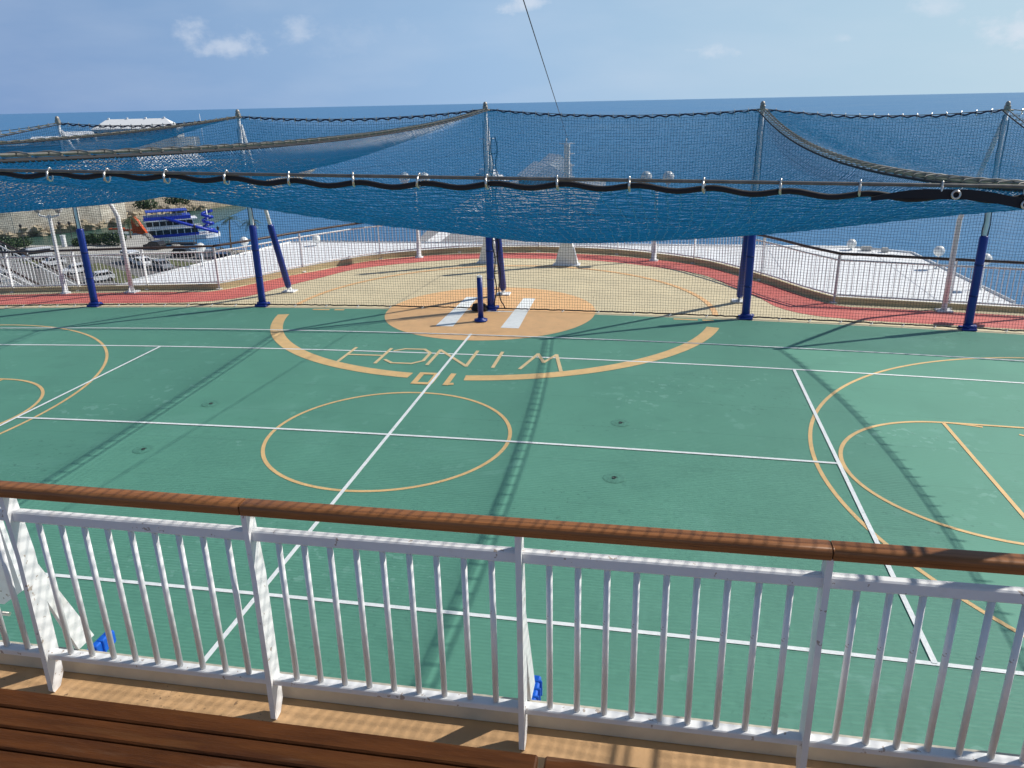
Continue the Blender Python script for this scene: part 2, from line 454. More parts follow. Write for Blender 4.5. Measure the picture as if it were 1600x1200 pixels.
half = [(0, 25.45), (2.6, 25.1), (4.9, 23.95), (6.0, 22.75), (6.85, 21.5), (7.45, 20.45), (8.05, 19.62)]
right_p = cat_rom([(XC + a, b) for a, b in half], .22)
left_p = [(2 * XC - x, y) for x, y in right_p]
outer = left_p[::-1] + right_p[1:]


def outer_y(x):
    for (a, b), (c, d) in zip(outer, outer[1:]):
        if a <= x <= c: return b + (d - b) * (x - a) / max(1e-6, c - a)
    return 19.62


GE = 17.58
sheet('deck_floor', -24, 17, lambda x: 17.0, lambda x: outer_y(x) + .08, -.004, M['tan'], .2)
sheet('court_floor', -24, 17, lambda x: 2.78, lambda x: GE, 0, M['green'], .5, 10)
# red running track
inn_h = [(0, 24.15), (2.3, 23.9), (4.85, 22.55), (5.75, 21.0), (6.35, 19.75), (6.62, 19.0), (7.1, 18.45), (7.9, 18.15), (9.5, 18.05), (19, 18.05)]
out_h = [(0, 25.12), (2.75, 24.75), (5.1, 23.6), (6.1, 22.2), (6.75, 21.4), (7.2, 20.6), (7.7, 19.75), (8.3, 19.28), (9.5, 19.28), (19, 19.28)]
ir = cat_rom([(XC + a, b) for a, b in inn_h], .3)


def resample(P, n):
    L_ = [0]
    for a, b in zip(P, P[1:]): L_.append(L_[-1] + math.hypot(b[0] - a[0], b[1] - a[1]))
    out = []; k = 0
    for i in range(n + 1):
        t = L_[-1] * i / n
        while k < len(P) - 2 and L_[k + 1] < t: k += 1
        f = (t - L_[k]) / max(1e-9, L_[k + 1] - L_[k]); out.append((P[k][0] + (P[k + 1][0] - P[k][0]) * f, P[k][1] + (P[k + 1][1] - P[k][1]) * f))
    return out


mb = MB(); A = []; B = []
for (ia, ib), (oa, ob) in zip(zip(inn_h, inn_h[1:]), zip(out_h, out_h[1:])): pass
oi = cat_rom(inn_h, .001 + .3); oo = cat_rom(out_h, .3)
# pair segment by segment so that the band keeps its width
def seg_pairs():
    A, B = [], []
    I = [Vector((p[0], p[1], 0)) for p in inn_h]; O = [Vector((p[0], p[1], 0)) for p in out_h]
    def crm(P, i, t):
        a = P[max(i - 1, 0)] if i else Vector((-P[1].x, P[1].y, 0)); b = P[i]; c = P[i + 1]; d = P[min(i + 2, len(P) - 1)]
        return .5 * ((2 * b) + (c - a) * t + (2 * a - 5 * b + 4 * c - d) * t * t + (3 * b - a - 3 * c + d) * t ** 3)
    for i in range(len(I) - 1):
        n = 24 if i == len(I) - 2 else 10
        for k in range(n + (i == len(I) - 2)):
            A.append(crm(I, i, k / n)); B.append(crm(O, i, k / n))
    return A, B
A, B = seg_pairs()
strip(mb, [(XC + p.x, p.y) for p in A], [(XC + p.x, p.y) for p in B], .004)
strip(mb, [(XC - p.x, p.y) for p in B], [(XC - p.x, p.y) for p in A], .004)
struct('running_track', mb, M['red'])

# helicopter winch circle: disc in columns so that it follows the camber
mb = MB(); vs = []; fs = []; n = 80; hc = (XC, 17.66); hr = 2.46
Aa = []; Bb = []
for i in range(n + 1):
    w = math.pi * i / n; x = -math.cos(w) * hr; y = math.sin(w) * hr
    Aa.append((hc[0] + x, hc[1] - y)); Bb.append((hc[0] + x, hc[1] + y))
strip(mb, Aa, Bb, .008); struct('winch_circle_marking', mb, M['orange'])
mb = MB()
for sx in (-1, 1):
    cx = hc[0] + sx * .73
    strip(mb, [(cx - .2, 16.2), (cx - .17, 17.6), (cx - .15, 18.95)], [(cx + .2, 16.2), (cx + .17, 17.6), (cx + .15, 18.95)], .016)
strip(mb, [(hc[0] - .55, 17.56), (hc[0] + .55, 17.56)], [(hc[0] - .55, 17.62), (hc[0] + .55, 17.62)], .016)
struct('helicopter_letter_marking', mb, M['white_line'])
mb = MB(); rc = (XC + .1, 17.95)
arc(mb, rc, 5.07, .27, 180 + 11.5, 263.3, .012); arc(mb, rc, 5.07, .27, 274.8, 360 - 12.3, .012)
line(mb, (-8.15, 17.44), (-7.72, 17.44), .1, .012); line(mb, (-7.6, 17.44), (-7.35, 17.44), .1, .012)
line(mb, (.42, 17.44), (.95, 17.44), .1, .012); line(mb, (1.05, 17.44), (1.3, 17.44), .1, .012)
struct('large_ring_marking', mb, M['yellow'])
mb = MB(); arc(mb, rc, 5.07, .13, 0, 180, .008); struct('faded_ring_marking', mb, M['orange'])
# WINCH and 10, lettered to be read from beyond the net
WO = {'H': [[(-5.91, 14.46), (-5.94, 13.53)], [(-5.17, 14.46), (-5.18, 13.53)], [(-5.92, 14.0), (-5.18, 14.0)]],
      'C': [[(-5.05, 14.33), (-4.88, 14.47), (-4.48, 14.48), (-4.3, 14.26), (-4.3, 13.76), (-4.48, 13.57), (-4.87, 13.57), (-5.05, 13.74)]],
      'N': [[(-4.16, 13.54), (-4.15, 14.47), (-3.41, 13.54), (-3.40, 14.48)]], 'I': [[(-2.9, 14.47), (-2.9, 13.53)]],
      'W': [[(-2.39, 13.52), (-2.19, 14.45), (-2.01, 13.95), (-1.83, 14.44), (-1.63, 13.49)]]}
mb = MB()
for ch, ss in WO.items():
    for s_ in ss:
        for i, (a, b) in enumerate(zip(s_, s_[1:])):
            d_ = Vector((b[0] - a[0], b[1] - a[1])).normalized() * .026; line(mb, (a[0] - d_.x, a[1] - d_.y), (b[0] + d_.x, b[1] + d_.y), .066, .0176 + .0006 * i)
struct('winch_lettering_marking', mb, mat('lettering_paint', (.74, .56, .30), .6, var=.1, vscale=6))
mb = MB()
for i, (a, b) in enumerate((((-4.16, 13.04), (-3.78, 13.04)), ((-3.82, 13.04), (-3.82, 12.52)), ((-3.78, 12.52), (-4.16, 12.52)), ((-4.11, 12.52), (-4.11, 13.04)), ((-3.53, 13.09), (-3.53, 12.47)), ((-3.53, 12.52), (-3.40, 12.56)))):
    line(mb, a, b, .10, .020 + .0006 * i)
struct('number_ten_marking', mb, M['yellow'])
# white net-game lines
Y1, Y2, YM, YN, SV = 15.61, 14.25, 10.262, 6.196, 6.335
mb = MB(); wl = .052
line(mb, (-24, Y1), (17, Y1), .045, .0165); line(mb, (-24, Y2), (17, Y2), wl, .0165); line(mb, (-24, YN), (17, YN), wl, .0165)
struct('white_sideline_marking', mb, M['white_line'])
mb = MB()
line(mb, (XC - SV, YM), (XC + SV, YM), wl, .024); line(mb, (XC, 3.3), (XC, Y1 + .05), wl, .0262)
line(mb, (XC - SV, YN), (XC - SV, Y2), wl, .0284); line(mb, (XC + SV, YN), (XC + SV, Y2), wl, .0284)
struct('white_service_line_marking', mb, M['white_line'])
mb = MB(); arc(mb, (XC, YM), 1.8, .055, 0, 360, .010, 128); struct('centre_circle_marking', mb, M['yellow'])
for sx in (1, -1):
    mb = MB(); fx = XC + sx * 8.19; bx = XC + sx * 11.68
    arc(mb, (bx, YM), 5.64, .055, 90, 270, .010, 128) if sx > 0 else arc(mb, (bx, YM), 5.64, .055, -90, 90, .010, 128)
    line(mb, (bx, YM + 5.64), (bx + sx * 2.6, YM + 5.64), .055, .0105); line(mb, (bx, YM - 5.64), (bx + sx * 2.6, YM - 5.64), .055, .0105)
    if sx > 0: arc(mb, (fx, YM), 1.8, .055, 90, 270, .0125, 64)
    else: arc(mb, (fx, YM), 1.8, .055, -90, 90, .0125, 64)
    for k in range(6):
        a0 = (90 - k * 32) if sx > 0 else (90 + k * 32)
        arc(mb, (fx, YM), 1.8, .05, a0 - (0 if k else 0), a0 - 17 * sx, .0125, 10)
    line(mb, (fx, YM - 1.8), (fx, YM + 1.8), .055, .0145)
    line(mb, (fx, YM + 1.8), (fx + sx * 5.8, YM + 1.8 + .05), .055, .0185); line(mb, (fx, YM - 1.8), (fx + sx * 5.8, YM - 1.85), .055, .0185)
    struct('basketball_key_marking', mb, M['yellow'])

# floor sockets with a worn patch round them
for i, (x, y, lb) in enumerate(((-7.21, 11.16, 'dark metal floor socket left of the centre circle, the one nearer the tall net'), (-7.21, 9.32, 'dark metal floor socket left of the centre circle, the one nearer the wooden handrail'),
                            (-.44, 11.21, 'dark metal floor socket right of the centre circle, the one nearer the tall net'), (-.43, 9.33, 'dark metal floor socket right of the centre circle, the one nearer the wooden handrail'))):
    t = thing('floor_socket', lb, 'floor socket', (x, y, gz(x)), group='floor sockets in the green court')
    mb = MB(); mb.lathe((x, y, gz(x)), [(.15, .0035), (.13, .0055), (.045, .006)], 20); mb.build('worn_ring', mat('worn_rubber', (.082, .245, .176), .7, var=.25, vscale=20), t)
    mb = MB(); mb.lathe((x, y, gz(x)), [(.030, .006), (.027, .010), (.020, .010), (.018, .007), (.0005, .007)], 16); mb.build('metal_cap', mat('tarnished_cap', (.035, .06, .05), .6), t)

# deck edge, white roof beyond, hull
ship = thing('ship_superstructure', 'broad flat white roof of the ship beyond the curved railing', 'ship roof', (XC, 30, -2))
mb = MB(); roofp = [(-23.2, 19.0), (-21.15, 28.4), (-18.6, 38.0), (-17.2, 38.3), (8.9, 38.3), (11.0, 37.0), (11.7, 28.0), (13.2, 19.0)]
mb.prism(roofp, -2.25, -2.0); mb.build('roof', M['roof'], ship)
mb = MB(); hp = [(x * .985 + XC * .015, y * .99 + .3) for x, y in roofp]; mb.prism(hp, SEA - 2, -2.254); mb.build('hull', M['white_clean'], ship)
mb = MB()   # low edge lip of the roof
for a, b in zip(roofp[1:], roofp[2:-1]):
    a_, b_ = Vector((*a, -1.97)), Vector((*b, -1.97)); mb.tube([a_, b_], .05, 6)
mb.build('roof_edge', M['white_clean'], ship)
mb = MB()
for k in range(7):
    x = -17 + k * 4.4
    mb.box((x, 29 + .0, -1.997), (.05, 17.5, .012))
mb.build('roof_seam', mat('roof_seam_grey', (.70, .71, .72), .6), ship)
mb = MB()
for x, y, s_ in ((9.2, 37.5, .42), (9.9, 37.2, .26)):
    mb = MB(); mb.rbox((x, y, -1.89), (s_, .2, .2), .02); mb.build('deck_fitting', M['grey'], ship)
mb = MB(); O = [(-24, 19.7)] + [(x, y + .1) for x, y in outer] + [(17, 19.7)]
for a, b in zip(O, O[1:]):
    mb.add([(a[0], a[1], gz(a[0]) - .02), (b[0], b[1], gz(b[0]) - .02), (b[0], b[1], -2.0), (a[0], a[1], -2.0)], [(0, 1, 2, 3)])
struct('deck_edge_wall', mb, M['white_clean'])
mb = MB(); mb.box((-3.5, 11.3, -12.8), (41, 16.6, 22)); struct('ship_side_wall', mb, M['white_clean'])


# ------------------------------------------------------------------ outer railings
BAL = None


def railing(path, label, name='deck_railing', zf=gz, curb=True, skip=None, group='white railings round the outer deck edge'):
    global BAL
    L_ = [0]
    for a, b in zip(path, path[1:]): L_.append(L_[-1] + math.hypot(b[0] - a[0], b[1] - a[1]))
    T = L_[-1]
    def at(s):
        s = min(max(s, 0), T); k = 0
        while k < len(path) - 2 and L_[k + 1] < s: k += 1
        f = (s - L_[k]) / max(1e-9, L_[k + 1] - L_[k]); x = path[k][0] + (path[k + 1][0] - path[k][0]) * f; y = path[k][1] + (path[k + 1][1] - path[k][1]) * f
        return x, y, math.atan2(path[k + 1][1] - path[k][1], path[k + 1][0] - path[k][0])
    x, y, _ = at(T / 2); root = thing(name, label, 'railing', (x, y, zf(x)), group=group)
    o = Vector((x, y, zf(x)))
    P = [(*p, zf(p[0])) for p in path]
    up = lambda h: [(a, b, c + h) for a, b, c in P]
    MB().tube(up(1.19), .035, 6, flat=1.25).build('cap_rail', M['dark_teak'], root)
    MB().tube(up(1.04), .024, 6).build('top_bar', M['white_clean'], root)
    MB().tube(up(.20), .022, 6).build('bottom_bar', M['white_clean'], root)
    if curb:
        mb = MB()
        for a, b in zip(P, P[1:]):
            d = Vector((b[0] - a[0], b[1] - a[1], 0)).normalized(); s = Vector((-d.y, d.x, 0)) * .05
            a, b = Vector(a), Vector(b); h = Vector((0, 0, .15))
            mb.add([a - s, b - s, b - s + h, a - s + h, a + s, b + s, b + s + h, a + s + h], [(0, 1, 2, 3), (5, 4, 7, 6), (3, 2, 6, 7)])
        mb.build('curb', M['curb'], root)
    npost = max(1, round(T / 2.3)); sp = T / npost
    pm = None; bm_ = None
    for i in range(npost + 1):
        x, y, a = at(sp * i)
        if pm is None:
            mb = MB(); mb.box((0, 0, .56), (.022, .085, 1.17)); mb.box((0, -.03, .02), (.10, .14, .025)); pm = mb.build('post', M['white_clean'], root, Vector((0, 0, 0))); q = pm
        else: q = inst(pm, root)
        q.location = Vector((x, y, zf(x))) - o; q.rotation_euler = (0, 0, a)
        if i == npost: break
        nb = round(sp / .115)
        for k in range(1, nb):
            x, y, a = at(sp * i + sp * k / nb)
            if bm_ is None:
                bm_ = MB().tube([(0, 0, .2), (0, 0, 1.04)], .0105, 5).build('baluster', M['white_clean'], root, Vector((0, 0, 0))); q = bm_
            else: q = inst(bm_, root)
            q.location = Vector((x, y, zf(x))) - o
    return root


def cut(P, i0, i1): return P[i0:i1 + 1]


nl = len(left_p) // 2
railing([(-20.6, 19.62), (left_p[-1][0], left_p[-1][1])], 'straight white railing with dark cap at the left, above the car park')
LP = left_p[::-1]
railing(LP[:nl + 1], 'white railing climbing round the left bend of the red track')
railing(LP[nl:], 'white railing along the left half of the far curve, in front of the grey pier')
railing(right_p[:nl + 1], 'white railing along the right half of the far curve, behind the tapered mast')
railing(right_p[nl:], 'white railing dropping down the right bend of the red track')
railing([right_p[-1], (14.5, 19.62)], 'straight white railing with dark cap at the right, before open sea')

# stairs going down outside the left railing
st = thing('stairway', 'white stairway with sloping rails at the left edge, leading down behind the railing', 'stairs', (-19, 20.6, -.4))
sz = lambda x, off=0: .30 - (x + 19.5) * .50 + off
for yy in (20.2, 21.4):
    MB().tube([(-21.0, yy, sz(-21.0, .2)), (-15.6, yy, sz(-15.6, .2))], .03, 6).build('handrail', M['dark_teak'], st)
    MB().tube([(-21.0, yy, sz(-21.0, .04)), (-15.6, yy, sz(-15.6, .04))], .022, 6).build('top_bar', M['white_clean'], st)
    MB().tube([(-21.0, yy, sz(-21.0, -.75)), (-15.6, yy, sz(-15.6, -.75))], .022, 6).build('bottom_bar', M['white_clean'], st)
    MB().prism([(-21.0, sz(-21, -1.2)), (-15.6, sz(-15.6, -1.2)), (-15.6, sz(-15.6, -.95)), (-21.0, sz(-21, -.95))], yy - .02, yy + .02, 'y').build('stringer', M['white_clean'], st)
    b0 = None
    for k in range(46):
        x = -20.95 + k * .117
        if b0 is None: b0 = MB().tube([(0, 0, -.75), (0, 0, .04)], .0105, 5).build('baluster', M['white_clean'], st, Vector((0, 0, 0))); q = b0
        else: q = inst(b0, st)
        q.location = Vector((x, yy, sz(x))) - Vector((-19, 20.6, -.4))
for k in range(18):
    x = -20.9 + k * .3
    mb = MB(); mb.box((x, 20.8, sz(x, -1.0)), (.28, 1.15, .04)); mb.build('step', M['grey'], st)
mb = MB(); mb.box((-22, 22.5, -3.2), (3.0, 5, .12)); mb.box((-15, 21.2, -3.1), (2.2, 2.4, .1)); mb.build('landing', M['roof'], st)

# deck lamps: twin globes on a mast by the railing
lamp_src = None
for x, y, lb in ((-16.44, 19.3, 'twin-globe deck lamp by the straight left railing, beside the stairway'), (-7.49, 24.2, 'twin-globe deck lamp on the far curve, left of the middle net post'),
                 (-.09, 24.2, 'twin-globe deck lamp on the far curve, right of the tapered mast'), (8.8, 19.3, 'twin-globe deck lamp by the straight right railing')):
    if lamp_src is None:
        lamp_src = thing('deck_lamp', lb, 'lamp', (x, y, gz(x)), local=True, group='twin-globe lamps along the deck edge')
        mb = MB(); mb.lathe((0, 0, 0), [(.14, 0), (.14, .03), (.075, .05), (.07, .5), (.055, .55), (.045, 2.2)], 12); mb.build('pole', M['white_clean'], lamp_src)
        mb = MB(); mb.tube([(-.32, 0, 2.32), (-.30, 0, 2.18), (0, 0, 2.12), (.30, 0, 2.18), (.32, 0, 2.32)], .026, 7); mb.build('arm', M['white_clean'], lamp_src)
        for s_ in (-1, 1):
            MB().ball((s_ * .32, 0, 2.47), .17, 14).build('globe', M['globe'], lamp_src)
            MB().lathe((s_ * .32, 0, 2.30), [(.06, -.04), (.09, .02), (.09, .05)], 10).build('collar', M['grey'], lamp_src)
    else: dup(lamp_src, (x, y, gz(x)), 0, lb)
# single globes on the roof edge
gl_src = None
for x, y, zt, lb in ((-19.8, 31.73, -1.17, 'single white globe lamp on the left edge of the white roof, nearest the railing'), (-19.25, 34.55, -1.36, 'single white globe lamp on the left edge of the white roof, midway along it'),
                     (-16.8, 37.17, -1.65, 'low white globe lamp at the far left corner of the white roof'), (8.6, 37.7, -1.72, 'low white globe lamp at the far right corner of the white roof'),
                     (10.97, 33.63, -1.29, 'white globe lamp on a thin pole on the roof edge, standing out against the sea'), (11.35, 30.04, -.93, 'taller white globe lamp on the roof edge beside the rightmost blue post')):
    t = thing('globe_lamp', lb, 'lamp', (x, y, -2), local=True, group='globe lamps on the white roof')
    MB().lathe((0, 0, 0), [(.1, 0), (.1, .03), (.03, .05), (.028, zt + 2 - .16)], 10).build('pole', M['white_clean'], t)
    MB().ball((0, 0, zt + 2), .21, 14).build('globe', M['globe'], t)

# ------------------------------------------------------------------ net posts
PX = [-14.33, -9.62, -3.80, 2.0, 6.6]
PT = [4.36, 4.43, 4.48, 4.38, 4.29]
PL = ['blue padded net post at the far left, rear leg bare white', 'blue padded A-frame net post left of the large buff ring', 'blue padded A-frame net post in the middle, standing on the orange circle',
      'blue padded A-frame net post right of the large buff ring', 'blue padded net post at the far right, in front of the sea']
YP = 17.75
for i, (x, zt, lb) in enumerate(zip(PX, PT, PL)):
    g = gz(x); t = thing('net_post', lb, 'net post', (x, YP, g), group='blue padded posts of the tall net')
    MB().tube([(x, YP, g), (x, YP, 1.5), (x, YP, zt)], [.05, .048, .04], 12).build('front_leg', M['white_clean'], t)
    MB().tube([(x, YP, g + .03), (x, YP, g + .3), (x, YP, g + 1.2), (x, YP, g + 1.97), (x, YP, g + 2.0)], [.094, .088, .086, .086, .06], 14).build('front_pad', M['blue'], t)
    for zs in (.72, 1.38):
        MB().tube([(x, YP, g + zs), (x, YP, g + zs + .035)], .0895, 14).build('pad_strap', mat('pad_strap_blue', (.004, .018, .14), .6), t)
    a = Vector((x, 19.3, g)); b = Vector((x, YP + .06, zt - .2))
    bare = i in (0, 4)
    if bare: MB().tube([a, (x, 19.3, g + 1.2), (x, 19.27, g + 2.1), (x, 19.15, g + 2.32), b], [.062, .06, .056, .052, .045], 12).build('rear_leg', M['white_clean'], t)
    else: MB().tube([a, b], .045, 12).build('rear_leg', M['white_clean'], t)
    if not bare:
        d = (b - a); MB().tube([a + d * .035, a + d * .05, a + d * .43, a + d * .44], [.07, .085, .083, .055], 14).build('rear_pad', M['blue'], t)
    mb = MB(); mb.rbox((x, 19.3, g + .02), (.34, .3, .04), .01); mb.prism([(19.12, g + .04), (19.42, g + .04), (19.32, g + .22), (19.25, g + .22)], x - .012, x + .012, 'x'); mb.build('rear_base_plate', M['white_clean'], t)
    mb = MB(); mb.rbox((x, YP, g + .025), (.30, .28, .05), .012); mb.tube([(x - .1, YP - .03, g + .07), (x - .02, YP - .08, g + .08), (x + .12, YP - .05, g + .07), (x + .15, YP + .05, g + .06)], .045, 8); mb.build('base_boot', M['blue'], t)
    mb = MB(); mb.rbox((x, YP, zt + .02), (.10, .09, .10), .015); mb.lathe((x, YP, zt + .07), [(.045, 0), (.05, .03), (.03, .07), (.001, .08)], 10)
    mb.tube([(x - .1, YP - .05, zt - .03), (x, YP, zt), (x + .1, YP - .05, zt - .03)], .018, 6); mb.build('top_fitting', mat('worn_steel', (.34, .31, .27), .5, metal=.4, var=.3, vscale=20), t)
# near posts that carry the near cable
YNP = 2.97
NPX = [-9.62, -3.80, 2.0, 7.8]
NZ = lambda x: 4.42 - (x + 3.8) * .019
for x, lb in zip(NPX, ('near net post beside the outer court edge at far left', 'near net post left of the railing panel', 'near net post right of the wooden handrail joint', 'near net post beyond the right end of the railing')):
    t = thing('net_post', lb, 'net post', (x, YNP + .06, gz(x)), group='blue padded posts of the near cable')
    MB().tube([(x, YNP + .06, gz(x)), (x, YNP + .06, NZ(x) + .1)], .045, 12).build('leg', M['white_clean'], t)
    MB().tube([(x, YNP + .06, gz(x) + .03), (x, YNP + .06, 1.9)], .088, 14).build('pad', M['blue'], t)
    mb = MB(); mb.rbox((x, YNP + .06, gz(x) + .03), (.34, .3, .05), .012); mb.build('base_plate', M['blue'], t)

# short blue pole, black bundle
t = thing('bollard_pole', 'short free-standing blue pole with flanged foot on the orange circle', 'pole', (-3.82, 16.7, 0))
MB().tube([(-3.82, 16.7, .02), (-3.82, 16.7, 1.0)], .062, 14).build('shaft', M['blue'], t)
mb = MB(); mb.lathe((-3.82, 16.7, 0), [(.15, .018), (.15, .05), (.075, .055), (.068, .10)], 16); mb.build('flange', M['blue'], t)
MB().lathe((-3.82, 16.7, 0), [(.064, 1.0), (.06, 1.03), (.045, 1.04), (.04, 1.025), (.001, 1.025)], 14).build('cap', M['white_clean'], t)
t = thing('rope_bundle', 'black bundle of spare net rope at the foot of the middle post', 'rope', (-4.05, 17.62, 0))
mb = MB()
for k in range(4): mb.tube([(-4.05 + math.cos(a) * (.17 - .012 * k), 17.6 + math.sin(a) * .08, .05 + .03 * k) for a in [2 * math.pi * j / 14 for j in range(14)]], .035, 6, closed=True)
mb.build('rope_coil', M['black'], t)
mb = MB(); mb.tube([(-4.05, 17.45, .03), (-4.05, 17.48, .19), (-4.05, 17.72, .20), (-4.05, 17.75, .03)], .03, 6); mb.build('tie_strap', M['black'], t)

# tapered masts with ladder rungs
mast_src = None
for x, y, zt, lb in ((-2.64, 23.24, 3.45, 'grey box mast with flared base and rungs, standing clear right of the middle post'), (-5.0, 23.4, 3.6, 'grey box mast with flared base, mostly hidden behind the middle post')):
    t = thing('ladder_mast', lb, 'mast', (x, y, gz(x)), group='grey masts behind the orange circle')
    mb = MB(); mb.prism([(x - .34, .03), (x + .34, .03), (x + .33, .08), (x + .13, .80), (x + .09, .86), (x - .09, .86), (x - .13, .80), (x - .33, .08)], y - .14, y + .14, 'y')
    mb.build('flared_base', M['white_clean'], t)
    mb = MB(); mb.rbox((x, y, .015), (.80, .42, .03), .008); mb.build('base_plate', M['white_clean'], t)
    mb = MB(); mb.rbox((0, 0, 0), (zt - .86, .17, .16), .012, Matrix.Rotation(R(90), 3, 'Y')); mb.v = [(a + x, b + y, c + (zt + .86) / 2) for a, b, c in mb.v]; mb.build('column', M['white_clean'], t)
    mb = MB(); mb.tube([(x - .22, y, zt + .02), (x + .22, y, zt + .02)], .014, 6); mb.tube([(x - .02, y, zt), (x - .02, y, zt + .16)], .018, 6); mb.build('top_bracket', M['white_clean'], t)
    for k in range(8):
        z = .95 + k * .32
        MB().tube([(x + .07, y - .06, z), (x + .20, y - .06, z), (x + .20, y + .06, z), (x + .07, y + .06, z)], .012, 5).build('rung', M['white_clean'], t)
mb = MB(); mb.tube([(-2.62, 23.24, 3.58), (-1.65, 10, 5.73), (-1.2, 3.9, 6.75), (-.6, -4, 8.1)], .007, 5)
tag(mb.build('stay_wire', M['dark']), 'thin dark wire rising from the mast top across the sky', 'wire')

# ------------------------------------------------------------------ nets
CELL = .052


def lines_mesh(name, P, m, parent, rad):
    """P: list of (n,3) arrays (polylines). Triangular twine along each."""
    V = []; Fq = []; o = 0
    for p in P:
        n = len(p); t = np.gradient(p, axis=0); t /= np.linalg.norm(t, axis=1)[:, None] + 1e-12
        ref = np.array([0, 0, 1.0]) if abs(t[n // 2, 2]) < .8 else np.array([0, 1.0, 0])
        a = np.cross(np.broadcast_to(ref, t.shape), t); a /= np.linalg.norm(a, axis=1)[:, None] + 1e-12; b = np.cross(t, a)
        rg = [p + rad * (a * math.cos(w) + b * math.sin(w)) for w in (R(90), R(210), R(330))]
        V.append(np.stack(rg, 1).reshape(-1, 3))
        i = np.arange(n - 1)[:, None] * 3 + o
        for j in range(3):
            k = (j + 1) % 3
            Fq.append(np.hstack([i + j, i + k, i + 3 + k, i + 3 + j]))
        o += 3 * n
    V = np.concatenate(V).astype(np.float32); Fq = np.concatenate(Fq).astype(np.int32)
    o = ORG.get(parent.name, Vector((0, 0, 0))); V -= np.array(o, dtype=np.float32)
    me = bpy.data.meshes.new(name); me.vertices.add(len(V)); me.vertices.foreach_set('co', V.ravel())
    me.loops.add(Fq.size); me.loops.foreach_set('vertex_index', Fq.ravel())
    me.polygons.add(len(Fq)); me.polygons.foreach_set('loop_start', np.arange(0, Fq.size, 4, dtype=np.int32))
    me.polygons.foreach_set('use_smooth', np.ones(len(Fq), dtype=bool))
    me.update(calc_edges=True); me.materials.append(m)
    ob = bpy.data.objects.new(name, me); COL.objects.link(ob); ob.parent = parent; ORG[ob.name] = o
    return ob


CX = [-19.0, -14.33, -9.62, -3.80, 2.0, 6.6, 11.3]
CFAR = [4.2, 4.36, 4.43, 4.48, 4.38, 4.29, 4.2]
CNEAR = [4.4, 4.42, 4.45, 4.45, 4.31, 4.25, 4.2]
CSAG = [.5, .5, .23, .20, .39, 1.0, 1.0]


def cz(k, Y):
    v = (Y - YNP) / (YP - YNP); return CNEAR[k] + (CFAR[k] - CNEAR[k]) * v - CSAG[k] * 4 * v * (1 - v)


HS = .266     # hook spacing
SAGS = {1: (.5, .7, .5), 2: (.6, .7, .42), 3: (.78, .7, .95), 4: (.12, .9, .8)}


def bay_fn(k):
    x0, x1 = CX[k] + .084, CX[k + 1] - .084; S, pu, pv = SAGS[k]
    def f(u, v):
        X = x0 + (x1 - x0) * u; Y = YNP + .01 + (YP - YNP - .02) * v
        nx = (X - CX[k]) / HS
        zn = CNEAR[k] + (CNEAR[k + 1] - CNEAR[k]) * (X - CX[k]) / (CX[k + 1] - CX[k]) - .034 - .016 * np.sin(np.pi * nx) ** 2 * np.exp(-np.clip(v, 0, 1) * 60)
        if k == 3: zn = zn + 0
        zf = CFAR[k] + (CFAR[k + 1] - CFAR[k]) * u - .13 * 4 * u * (1 - u) - .02 - .03 * np.sin(np.pi * nx) ** 2 * np.exp(-np.clip(1 - v, 0, 1) * 60)
        z0 = cz(k, Y) - .002; z1 = cz(k + 1, Y) - .002
        c00, c10, c01, c11 = CNEAR[k] - .002, CNEAR[k + 1] - .002, CFAR[k] - .002, CFAR[k + 1] - .002
        Z = (1 - v) * zn + v * zf + (1 - u) * z0 + u * z1 - ((1 - u) * (1 - v) * c00 + u * (1 - v) * c10 + (1 - u) * v * c01 + u * v * c11)
        Z = Z - S * np.power(np.clip(4 * u * (1 - u), 0, 1), pu) * np.power(np.clip(4 * v * (1 - v), 0, 1), pv)
        Z = Z + .012 * np.sin(X * 3.1 + Y * .7) * np.sin(Y * 1.3 + k) * (4 * u * (1 - u))
        return X, Y, Z
    return f


